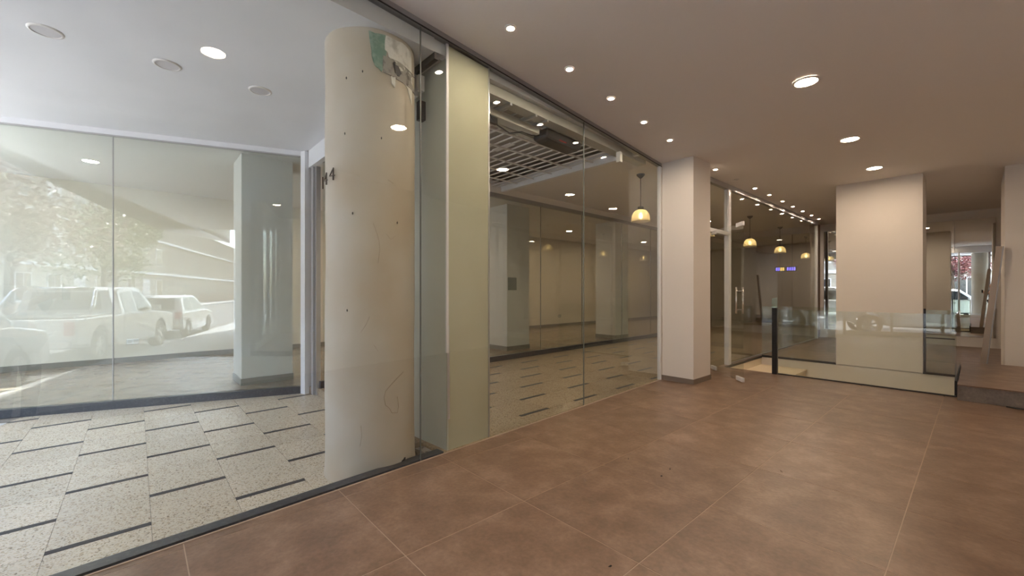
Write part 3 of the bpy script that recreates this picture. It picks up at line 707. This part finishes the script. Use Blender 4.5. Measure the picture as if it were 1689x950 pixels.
# pendants
def pendant(x, y, zc, zb, label):
    t = thing('pendant_lamp', (x, y, zc), label, 'pendant lamp', 'amber pendant lamps in the passage')
    MB().lathe([(.001, 0), (.075, 0), (.07, -.02), (.02, -.07), (.001, -.07)], (x, y, zc), 16).build('ceiling_rose', 'dark', t)
    MB().tube([(x, y, zc-.06), (x, y, zb+.13)], .006, 6).build('cord', 'dark', t)
    MB().lathe([(.001, .17), (.05, .17), (.055, .125), (.04, .12), (.001, .12)], (x, y, zb), 16).build('cap', 'dark', t)
    pr = [(.045, .12), (.09, .105), (.125, .07), (.148, .02), (.158, -.04), (.16, -.09)]
    m = MB(); n_ = 48
    prof = pr+[(r-.005, z) for r, z in reversed(pr)]
    vs_ = []
    for r, z in prof:
        for k in range(n_):
            rr = r*(1+.018*(1 if k % 2 else -1)); a = 2*math.pi*k/n_
            vs_.append((x+rr*math.cos(a), y+rr*math.sin(a), zb+z))
    m.add(vs_, [(i*n_+k, i*n_+(k+1) % n_, ((i+1) % len(prof))*n_+(k+1) % n_, ((i+1) % len(prof))*n_+k) for i in range(len(prof)) for k in range(n_)], True)
    m.build('glass_shade', 'amber', t)
    MB().lathe([(.001, .075), (.02, .06), (.035, .02), (.036, -.01), (.022, -.035), (.001, -.042)], (x, y, zb), 16).build('bulb', 'bulb', t)
for k, (x, y) in enumerate(((-4.03, 6.70), (-4.15, 9.7), (-4.25, 12.7), (-4.32, 15.6), (-4.40, 19.0))):
    pendant(x, y, 3.48, 2.73, ('amber glass pendant lamp in front of the square column, nearest of all', 'amber pendant lamp hidden behind the square column', 'leftmost amber pendant lamp behind the second glass', 'middle amber pendant lamp behind the second glass', 'amber pendant lamp farthest down the passage')[k])

# ================================================================== small things in the shop
ld = thing('leaning_board', (.12, 10.36, .205), 'long metal board leaning against the right pier', 'board')
def lean(x0, x1, w_, y0, y1, name, mat):
    MB().add([(x0, y0, .206), (x0+w_, y0, .206), (x0+w_, y1, .206), (x0, y1, .206), (x1, y0, 2.12), (x1+w_, y0, 2.12), (x1+w_, y1, 2.12), (x1, y1, 2.12)],
             [(3, 2, 1, 0), (4, 5, 6, 7), (0, 1, 5, 4), (1, 2, 6, 5), (2, 3, 7, 6), (3, 0, 4, 7)]).build(name, mat, ld)
lean(.01, .185, .07, 10.36, 10.43, 'board', 'wood'); lean(.082, .257, .014, 10.355, 10.435, 'edge_lip', 'alu_d')
fc = thing('floor_cable', (.4, 7.8, 0), 'short black cable lying at the foot of the platform', 'cable')
MB().tube([(.22, 7.80, .008), (.30, 7.78, .008), (.42, 7.76, .008), (.55, 7.77, .01), (.75, 7.74, .008)], .009, 6).build('cable', 'dark', fc)
deb = [(-1.93, 2.46, .07, 'long dark leaf scrap near the middle of the brown floor'), (-1.56, 2.81, .05, 'crumpled brown scrap on the tile by the centre joint'), (-1.62, 3.12, .03, 'tiny dark crumb beside the crumpled scrap'), (-1.02, 3.72, .035, 'small brown scrap beside the long grout line'), (-1.95, 3.05, .02, 'dark speck near the glass side of the floor'), (-1.25, 1.79, .022, 'dark speck on the nearest tile'), (-1.6, 2.95, .018, 'pinhead crumb behind the crumpled scrap')]
for x, y, s_, lb in deb:
    a = random.uniform(0, 3.1); d1 = Vector((math.cos(a), math.sin(a)))*s_*.5; d2 = Vector((-math.sin(a), math.cos(a)))*s_*.17
    m = MB().add([(x-d1.x, y-d1.y, .002), (x-d2.x, y-d2.y, .001), (x+d1.x, y+d1.y, .004), (x+d2.x, y+d2.y, .001), (x, y, .009), (x+d1.x*.5, y+d1.y*.5, .010)],
                 [(0, 1, 4), (1, 2, 5), (1, 5, 4), (2, 3, 5), (3, 4, 5), (3, 0, 4), (3, 2, 1, 0)])
    tag(m.build('leaf_scrap', 'brick_b' if s_ > .03 else 'dark'), lb, 'leaf', 'scraps on the floor')
# LED sign deep in the passage
ls = thing('led_sign', (-4.8, 18.0, 2.1), 'small violet and amber LED sign glowing deep in the passage', 'sign')
bx(-5.15, -4.45, 18.0, 18.05, 2.12, 2.32).build('sign_case', 'dark', ls)
for x in (-5.0, -4.6): bx(x-.008, x+.008, 18.02, 18.036, 2.32, 3.48).build('hanger', 'dark', ls)
for k in range(9):
    x = -5.12+.072*k
    if k == 4: continue
    bx(x, x+.05, 17.99, 18.0, 2.16, 2.28).build('led_block', 'led_y' if k in (2, 3) else 'led_b', ls)

# ================================================================== street
struct(MB().prism([tuple(st(-40, -.75)[:2]), tuple(st(75, -.75)[:2]), tuple(st(75, .42)[:2]), tuple(st(-40, .42)[:2])], -.45, -.125).build('floor_pavement', 'pave'), 'pale pavement along the street')
struct(MB().prism([tuple(st(-40, -2.3)[:2]), tuple(st(-5.0, -2.3)[:2]), tuple(st(-5.0, -.75)[:2]), tuple(st(-40, -.75)[:2])], -.45, -.13).build('floor_pavement_inner', 'pave'), 'pavement before the neighbouring shop')
struct(MB().prism([(gx(-.9), -.9), (fac1.x+.2, fac1.y), tuple(st(9, -.75)[:2]), tuple(st(-.2, -.75)[:2])], -.45, -.12).build('floor_forecourt', 'pave'), 'pavement before the shop front')
struct(MB().prism([tuple(st(-40, .42)[:2]), tuple(st(75, .42)[:2]), tuple(st(75, 9.5)[:2]), tuple(st(-40, 9.5)[:2])], -.5, -.25).build('floor_street', 'asphalt'), 'grey asphalt street')
struct(MB().prism([tuple(st(-40, 9.5)[:2]), tuple(st(75, 9.5)[:2]), tuple(st(75, 13)[:2]), tuple(st(-40, 13)[:2])], -.5, -.12).build('floor_pavement_far', 'pave'), 'pavement across the street')
th = math.atan2(S_AX.y, S_AX.x)
def street_thing(name, s, n, z, label, cat, group=None, flip=False):
    t = thing(name, st(s, n, z), label, cat, group); t.rotation_euler = (0, 0, th+(math.pi if flip else 0)); return t
def lbuild(mb, name, mat, parent, bevel=0.0):
    """mesh given in the parent's own axes"""
    o = bpy.data.objects.new(name, mb.mesh(name, mat)); C.objects.link(o); o.parent = parent
    if bevel:
        b = o.modifiers.new('bevel', 'BEVEL'); b.width = bevel; b.segments = 3; b.limit_method = 'ANGLE'; b.angle_limit = R(35)
    return o
def xz_prism(prof, y0, y1, top=None):
    """side profile (x,z) extruded across the width; top = inset of the vertices above that height"""
    n = len(prof)
    def ins(z): return 0 if top is None else max(0.0, (z-top[0])*top[1])
    vs_ = [(x, y0+ins(z), z) for x, z in prof]+[(x, y1-ins(z), z) for x, z in prof]
    return MB().add(vs_, [tuple(range(n)), tuple(range(2*n-1, n-1, -1))]+[(i, n+i, n+(i+1) % n, (i+1) % n) for i in range(n)])
def arch(cx_, cz_, r, n=9):
    return [(cx_-r*math.cos(math.pi*k/n), cz_+r*math.sin(math.pi*k/n)) for k in range(n+1)]
def wheel(par, x, y, r, wd):
    t = MB(); n_ = 32
    prof = [(r*.64, -wd/2), (r*.93, -wd/2), (r, -wd*.32), (r, wd*.32), (r*.93, wd/2), (r*.64, wd/2)]
    vs_ = [(x+rr*math.cos(2*math.pi*k/n_), y+d_, r+rr*math.sin(2*math.pi*k/n_)) for rr, d_ in prof for k in range(n_)]
    t.add(vs_, [(i*n_+k, i*n_+(k+1) % n_, ((i+1) % 6)*n_+(k+1) % n_, ((i+1) % 6)*n_+k) for i in range(6) for k in range(n_)], True)
    ty = lbuild(t, 'tyre', 'tyre', par)
    sgn = 1 if y > 0 else -1
    m = MB()
    for k in range(6):
        a = 2*math.pi*k/6
        c, s_ = math.cos(a), math.sin(a); hw = r*.085
        pts_ = [(-hw, .02), (hw, .02), (hw*1.5, r*.62), (-hw*1.5, r*.62)]
        b = [(x+u*c-v*s_, z_, r+u*s_+v*c) for z_ in (y+sgn*wd*.28, y+sgn*wd*.40) for u, v in pts_]
        m.add(b, [(0, 1, 2, 3), (7, 6, 5, 4), (0, 4, 5, 1), (1, 5, 6, 2), (2, 6, 7, 3), (3, 7, 4, 0)])
    n2 = 20
    hv = [(x+rr*math.cos(2*math.pi*k/n2), y+sgn*wd*d_, r+rr*math.sin(2*math.pi*k/n2)) for rr, d_ in ((r*.20, .3), (r*.18, .44), (.001, .44)) for k in range(n2)]
    m.add(hv, [(i*n2+k, i*n2+(k+1) % n2, (i+1)*n2+(k+1) % n2, (i+1)*n2+k) for i in range(2) for k in range(n2)])
    rv = [(x+rr*math.cos(2*math.pi*k/n2), y+sgn*wd*d_, r+rr*math.sin(2*math.pi*k/n2)) for rr, d_ in ((r*.58, .1), (r*.58, .45), (r*.65, .45), (r*.65, .1)) for k in range(n2)]
    m.add(rv, [(i*n2+k, i*n2+(k+1) % n2, ((i+1) % 4)*n2+(k+1) % n2, ((i+1) % 4)*n2+k) for i in range(4) for k in range(n2)])
    lbuild(m, 'rim', 'rim', ty)
def side_panes(par, quads, W, belt, slope, name='side_window'):
    for q in quads:
        for sgn in (-1, 1):
            vs_ = [(x, sgn*(W/2-max(0, (z-belt)*slope)+.006), z) for x, z in q]+[(x, sgn*(W/2-max(0, (z-belt)*slope)-.004), z) for x, z in q]
            n = len(q)
            lbuild(MB().add(vs_, [tuple(range(n)), tuple(range(2*n-1, n-1, -1))]+[(i, (i+1) % n, n+(i+1) % n, n+i) for i in range(n)]), name, 'car_glass', par)
# ---- pickup, nose towards +s
W = 1.84
pk = street_thing('pickup_truck', .55-1.02, 1.62, -.25, 'white double-cab pickup truck with a roll bar parked outside', 'car')
low = [(-.0, .52), (.03, 1.06), (1.72, 1.08), (3.75, 1.08), (4.05, 1.06), (5.05, .98), (5.16, .86), (5.18, .42), (4.66, .36)]+[(4.18+.46*math.cos(math.pi*k/9), .38+.46*math.sin(math.pi*k/9)) for k in range(10)]+[(3.6, .34), (1.6, .34)]+[(1.02+.46*math.cos(math.pi*k/9), .40+.46*math.sin(math.pi*k/9)) for k in range(10)]+[(.5, .48)]
lbuild(xz_prism(low, -W/2, W/2), 'body', 'white_car', pk, .035)
cabp = [(1.72, 1.06), (1.82, 1.68), (2.0, 1.745), (2.95, 1.76), (3.2, 1.70), (3.92, 1.07)]
lbuild(xz_prism(cabp, -W/2+.02, W/2-.02, (1.06, .27)), 'cab', 'white_car', pk, .04)
side_panes(pk, [[(1.95, 1.12), (1.98, 1.60), (2.60, 1.66), (2.60, 1.12)], [(2.70, 1.12), (2.70, 1.66), (3.10, 1.62), (3.62, 1.14)]], W-.04, 1.06, .27)
lbuild(MB().add([(3.87, -.72, 1.14), (3.87, .72, 1.14), (3.27, .58, 1.66), (3.27, -.58, 1.66)], [(0, 1, 2, 3)]), 'windscreen', 'car_glass', pk)
lbuild(MB().add([(1.725, -.66, 1.2), (1.725, .66, 1.2), (1.80, .6, 1.62), (1.80, -.6, 1.62)], [(0, 1, 2, 3)]), 'rear_window', 'car_glass', pk)
lbuild(bx(.10, 1.66, -.78, .78, 1.075, 1.10), 'bed_cover', 'dark', pk)
for sgn in (-1, 1):
    lbuild(MB().tube([(.75, sgn*.80, 1.08), (1.05, sgn*.76, 1.32), (1.30, sgn*.70, 1.62), (1.42, sgn*.66, 1.70)], .04, 10), 'roll_bar', 'chrome', pk)
    lbuild(MB().tube([(.02, sgn*.86, 1.10), (1.70, sgn*.86, 1.115)], .018, 8), 'bed_rail', 'chrome', pk)
    lbuild(bx(-.02, .09, sgn*.80-.08, sgn*.80+.08, .72, 1.0), 'tail_light', 'red_l', pk)
    lbuild(bx(4.92, 5.12, sgn*.74-.13, sgn*.74+.13, .76, .92), 'headlight', 'clear_l', pk, .02)
    lbuild(bx(3.42, 3.58, sgn*1.02-.1, sgn*1.02+.1, 1.10, 1.26), 'wing_mirror', 'white_car', pk, .03)
    for x0, x1 in ((1.80, 2.62), (2.66, 3.56)):
        d_ = lbuild(bx(x0, x1, min(sgn*W/2, sgn*(W/2+.012)), max(sgn*W/2, sgn*(W/2+.012)), .46, 1.07), 'door', 'white_car', pk, .01)
        lbuild(bx(x0+.05, x0+.25, min(sgn*(W/2+.012), sgn*(W/2+.04)), max(sgn*(W/2+.012), sgn*(W/2+.04)), .93, .97), 'door_handle', 'chrome', d_)
    lbuild(bx(1.62, 3.6, sgn*(W/2-.02)-.05, sgn*(W/2-.02)+.05, .33, .38), 'side_step', 'dark', pk)
lbuild(MB().tube([(1.42, -.66, 1.70), (1.42, .66, 1.70)], .04, 10), 'roll_bar', 'chrome', pk)
lbuild(bx(-.10, .02, -.85, .85, .45, .62), 'rear_bumper', 'rim', pk, .03)
lbuild(bx(5.10, 5.22, -.86, .86, .40, .62), 'front_bumper', 'dark', pk, .04)
for x in (1.02, 4.18):
    for sgn in (-1, 1): wheel(pk, x, sgn*(W/2-.12), .38, .24)
# ---- hatchback ahead of the pickup
W = 1.74
hb = street_thing('hatchback', 5.7, 1.6, -.25, 'small white hatchback parked ahead of the pickup', 'car')
low = [(.02, .40), (.0, .80), (.08, .92), (2.9, .93), (3.85, .80), (3.98, .60), (3.98, .32), (3.62, .26)]+[(3.22+.36*math.cos(math.pi*k/9), .31+.36*math.sin(math.pi*k/9)) for k in range(10)]+[(2.7, .22), (1.2, .22)]+[(.72+.36*math.cos(math.pi*k/9), .31+.36*math.sin(math.pi*k/9)) for k in range(10)]+[(.3, .30)]
lbuild(xz_prism(low, -W/2, W/2), 'body', 'white_car', hb, .05)
lbuild(xz_prism([(.10, .90), (.36, 1.42), (.6, 1.50), (1.8, 1.50), (2.1, 1.44), (2.95, .91)], -W/2+.02, W/2-.02, (.9, .28)), 'cabin', 'white_car', hb, .05)
side_panes(hb, [[(.40, .97), (.55, 1.36), (1.25, 1.42), (1.25, .97)], [(1.33, .97), (1.33, 1.42), (1.9, 1.40), (2.62, .98)]], W-.04, .9, .28)
lbuild(MB().add([(.12, -.62, 1.0), (.12, .62, 1.0), (.33, .56, 1.40), (.33, -.56, 1.40)], [(0, 1, 2, 3)]), 'rear_window', 'car_glass', hb)
lbuild(MB().add([(2.93, -.68, .96), (2.93, .68, .96), (2.16, .56, 1.42), (2.16, -.56, 1.42)], [(0, 1, 2, 3)]), 'windscreen', 'car_glass', hb)
for sgn in (-1, 1):
    lbuild(bx(-.01, .12, sgn*.74-.09, sgn*.74+.09, .70, .92), 'tail_light', 'red_l', hb)
    lbuild(bx(3.76, 3.95, sgn*.66-.13, sgn*.66+.13, .60, .74), 'headlight', 'clear_l', hb, .02)
    for x in (.72, 3.22): wheel(hb, x, sgn*(W/2-.10), .30, .19)
# ---- van behind the pickup
W = 1.86
vn = street_thing('white_van', -6.3, 1.65, -.25, 'white panel van parked behind the pickup', 'van')
low = [(.0, .40), (.02, 1.05), (4.0, 1.05), (4.85, .92), (4.95, .6), (4.95, .34), (4.55, .28)]+[(4.1+.40*math.cos(math.pi*k/9), .33+.40*math.sin(math.pi*k/9)) for k in range(10)]+[(3.5, .25), (1.4, .25)]+[(.9+.40*math.cos(math.pi*k/9), .33+.40*math.sin(math.pi*k/9)) for k in range(10)]+[(.4, .32)]
lbuild(xz_prism(low, -W/2, W/2), 'body', 'white_car', vn, .05)
lbuild(xz_prism([(.02, 1.0), (.08, 1.82), (.2, 1.92), (3.0, 1.92), (3.3, 1.82), (4.1, 1.03)], -W/2+.02, W/2-.02, (1.0, .12)), 'cabin', 'white_car', vn, .05)
side_panes(vn, [[(2.35, 1.10), (2.35, 1.68), (3.15, 1.68), (3.72, 1.12)], [(1.35, 1.12), (1.35, 1.66), (2.2, 1.68), (2.2, 1.12)], [(.3, 1.12), (.34, 1.62), (1.2, 1.66), (1.2, 1.12)]], W-.04, 1.0, .12)
lbuild(MB().add([(4.08, -.76, 1.1), (4.08, .76, 1.1), (3.37, .68, 1.78), (3.37, -.68, 1.78)], [(0, 1, 2, 3)]), 'windscreen', 'car_glass', vn)
for sgn in (-1, 1):
    lbuild(bx(-.015, .06, sgn*.84-.06, sgn*.84+.06, .8, 1.3), 'tail_light', 'red_l', vn)
    lbuild(bx(4.72, 4.93, sgn*.7-.14, sgn*.7+.14, .70, .86), 'headlight', 'clear_l', vn, .02)
    for x in (.9, 4.1): wheel(vn, x, sgn*(W/2-.11), .33, .2)
# ---- trees
def tree(s, n, h, cr, nleaf, mat, label):
    b = st(s, n, -.12)
    t = thing('street_tree', b, label, 'tree', 'street trees')
    rng = random.Random(int(s*100)+3)
    m = MB().tube([b, b+Vector((.05, .02, h*.3)), b+Vector((0, .06, h*.55)), b+Vector((.04, 0, h*.8))], [.11, .09, .07, .03], 8)
    for k in range(6):
        a = k*1.05+rng.random(); z = h*(.42+.07*k)
        m.tube([b+Vector((0, .02, z)), b+Vector((math.cos(a)*cr*.35, math.sin(a)*cr*.35, z+.35)), b+Vector((math.cos(a)*cr*.7, math.sin(a)*cr*.7, z+.6))], [.045, .03, .012], 6)
    m.build('trunk', 'bark', t)
    lv = MB(); cl = [(rng.uniform(-.7, .7)*cr, rng.uniform(-.7, .7)*cr, h*rng.uniform(.5, .95), rng.uniform(.35, .62)*cr) for _ in range(14)]
    for k in range(nleaf):
        c = cl[k % len(cl)]
        d = Vector((rng.gauss(0, 1), rng.gauss(0, 1), rng.gauss(0, .8))).normalized()*c[3]*rng.random()**.4
        p = b+Vector((c[0], c[1], c[2]))+d; sz = rng.uniform(.05, .095)
        u = Vector((rng.gauss(0, 1), rng.gauss(0, 1), rng.gauss(0, .5))).normalized(); v = u.orthogonal().normalized()
        v = (Matrix.Rotation(rng.random()*6.28, 3, u) @ v)
        lv.add([p-u*sz, p-v*sz*.45, p+u*sz, p+v*sz*.45], [(0, 1, 2, 3)])
    f = lv.build('foliage', mat, t); f['kind'] = 'stuff'
tree(-1.2, 3.4, 5.0, 1.5, 7000, 'leaf_p', 'plum-leaved street tree standing behind the pickup bed')
tree(3.2, 3.6, 5.2, 1.6, 7000, 'leaf_p', 'plum-leaved street tree standing behind the pickup bonnet')
tree(7.5, 3.3, 4.6, 1.4, 5000, 'leaf_g', 'green-leaved street tree behind the hatchback')
tree(-7.5, 6.4, 4.8, 1.5, 5000, 'leaf_p', 'plum-leaved street tree behind the panel van')
# ---- building opposite
bo = street_thing('opposite_building', 0, 12.5, -.12, 'beige apartment building with shuttered windows across the street', 'building')
lbuild(bx(-40, 75, -8, 0, 0, 9.0), 'wall', 'render_b', bo)
bo.rotation_euler = (0, 0, th)
lbuild(bx(-40, 75, 0, .25, 3.1, 3.35), 'ledge', 'white_fr', bo); lbuild(bx(-40, 75, 0, .2, 6.4, 6.6), 'ledge', 'white_fr', bo)
lbuild(bx(-40, 75, 0, .06, 0, 1.0), 'plinth', 'brick_b', bo)
for z in (.9, 4.0, 7.2):
    for k in range(-9, 14):
        x = k*3.1+.6
        f = lbuild(bx(x-.75, x+.75, 0, .07, z, z+1.75), 'window', 'white_fr', bo)
        lbuild(bx(x-.68, x-.03, .07, .075, z+.07, z+1.68), 'pane', 'car_glass' if (k+int(z)) % 3 else 'unlit', f)
        lbuild(bx(x+.03, x+.68, .07, .075, z+.07, z+1.68), 'pane', 'car_glass' if (k+int(z)) % 3 else 'unlit', f)

# ================================================================== photographer (seen in the mirror)
pr = thing('person', (.42, -.38, 0), 'person in dark clothes holding a phone, seen in the far mirror', 'person')
fw = Vector((-.744, .668, 0)); rt = Vector((.668, .744, 0)); B = Vector((.46, -.41, 0))
def P(r, f, z): return tuple(B+rt*r+fw*f+Vector((0, 0, z)))
def skin(name, mat, verts, edges, radii, root=0, sub=2):
    off = pr.location
    me = bpy.data.meshes.new(name); me.from_pydata([tuple(Vector(v)-off) for v in verts], edges, []); me.materials.append(M[mat])
    o = bpy.data.objects.new(name, me); C.objects.link(o); o.parent = pr
    sk = o.modifiers.new('skin', 'SKIN'); sk.use_smooth_shade = True
    sl_ = me.skin_vertices[0].data if me.skin_vertices else None
    if sl_ is None:
        bm = bmesh.new(); bm.from_mesh(me); bm.verts.layers.skin.verify(); bm.to_mesh(me); bm.free(); sl_ = me.skin_vertices[0].data
    for i, r in enumerate(radii): sl_[i].radius = r if isinstance(r, tuple) else (r, r); sl_[i].use_root = (i == root)
    sb = o.modifiers.new('sub', 'SUBSURF'); sb.levels = sub; sb.render_levels = sub
    return o
V = [P(0, 0, .95), P(0, 0, 1.15), P(0, .01, 1.35), P(0, .01, 1.45), P(0, .02, 1.53), P(0, .04, 1.60), P(0, .05, 1.68), P(0, .04, 1.73),
     P(.10, 0, .88), P(.11, .02, .48), P(.11, -.02, .10), P(.12, .10, .045), P(-.10, 0, .88), P(-.11, .02, .48), P(-.11, -.02, .10), P(-.12, .10, .045),
     P(.19, .0, 1.40), P(.24, .08, 1.17), P(.08, .34, 1.33), P(.05, .42, 1.37), P(-.19, .0, 1.40), P(-.25, .08, 1.17), P(-.08, .34, 1.33), P(-.05, .42, 1.37)]
Ed = [(0, 1), (1, 2), (2, 3), (3, 4), (4, 5), (5, 6), (6, 7), (0, 8), (8, 9), (9, 10), (10, 11), (0, 12), (12, 13), (13, 14), (14, 15), (2, 16), (16, 17), (17, 18), (18, 19), (2, 20), (20, 21), (21, 22), (22, 23)]
Rd = [(.14, .10), (.13, .09), (.15, .10), .07, .052, .078, .088, .06, .085, .055, .04, .03, .085, .055, .04, .03, .055, .042, .03, .034, .055, .042, .03, .034]
skin('body', 'skin', V, Ed, Rd)
k5 = lambda r, d: (tuple(q+d for q in r) if isinstance(r, tuple) else r+d)
ix = [0, 1, 2, 16, 17, 20, 21]
skin('shirt', 'shirt', [V[i] for i in ix], [(0, 1), (1, 2), (2, 3), (3, 4), (2, 5), (5, 6)], [k5(Rd[i], .014) for i in ix])
ix = [0, 8, 9, 10, 12, 13, 14]
skin('trousers', 'jeans', [V[i] for i in ix], [(0, 1), (1, 2), (2, 3), (0, 4), (4, 5), (5, 6)], [k5(Rd[i], .013) for i in ix])
skin('hair', 'hair', [P(0, -.02, 1.66), P(0, .02, 1.74), P(0, .07, 1.76)], [(0, 1), (1, 2)], [.085, .088, .05])
for sgn in (-1, 1):
    hp_ = P(sgn*.05, .42, 1.37)
    for k in range(4):
        skin('finger', 'skin', [hp_, P(sgn*.045, .44, 1.365+.018*k-.03), P(sgn*.028, .462, 1.37+.018*k-.03)], [(0, 1), (1, 2)], [.012, .009, .008], sub=1)
    skin('finger', 'skin', [hp_, P(sgn*.035, .42, 1.40), P(sgn*.02, .425, 1.42)], [(0, 1), (1, 2)], [.012, .010, .009], sub=1)
    skin('shoe', 'dark', [P(sgn*.11, -.05, .04), P(sgn*.115, .06, .04), P(sgn*.125, .18, .035)], [(0, 1), (1, 2)], [.045, .045, .038])
    ea = Vector(P(sgn*.088, .04, 1.655)); e_ = MB().lathe([(.001, -.03), (.012, -.015), (.014, .01), (.001, .03)], ea, 8).build('ear', 'skin', pr)
    ey = Vector(P(sgn*.032, .128, 1.665)); MB().lathe([(.001, -.008), (.009, 0), (.001, .008)], ey, 8).build('eye', 'dark', pr)
MB().add([P(-.012, .128, 1.625), P(.012, .128, 1.625), P(0, .155, 1.63), P(0, .125, 1.675)], [(0, 1, 2), (0, 2, 3), (1, 3, 2), (0, 3, 1)]).build('nose', 'skin', pr)
MB().tube([P(-.022, .122, 1.597), P(0, .132, 1.595), P(.022, .122, 1.597)], .005, 6).build('mouth', 'red_l', pr)
ph = thing('mobile_phone', P(0, .47, 1.39), 'dark mobile phone held up by the person', 'phone')
c_ = [P(a, f_, z) for f_ in (.466, .474) for a, z in ((-.038, 1.31), (.038, 1.31), (.038, 1.46), (-.038, 1.46))]
MB().add(c_, [(3, 2, 1, 0), (4, 5, 6, 7), (0, 1, 5, 4), (1, 2, 6, 5), (2, 3, 7, 6), (3, 0, 4, 7)]).build('phone_body', 'black', ph, .003)
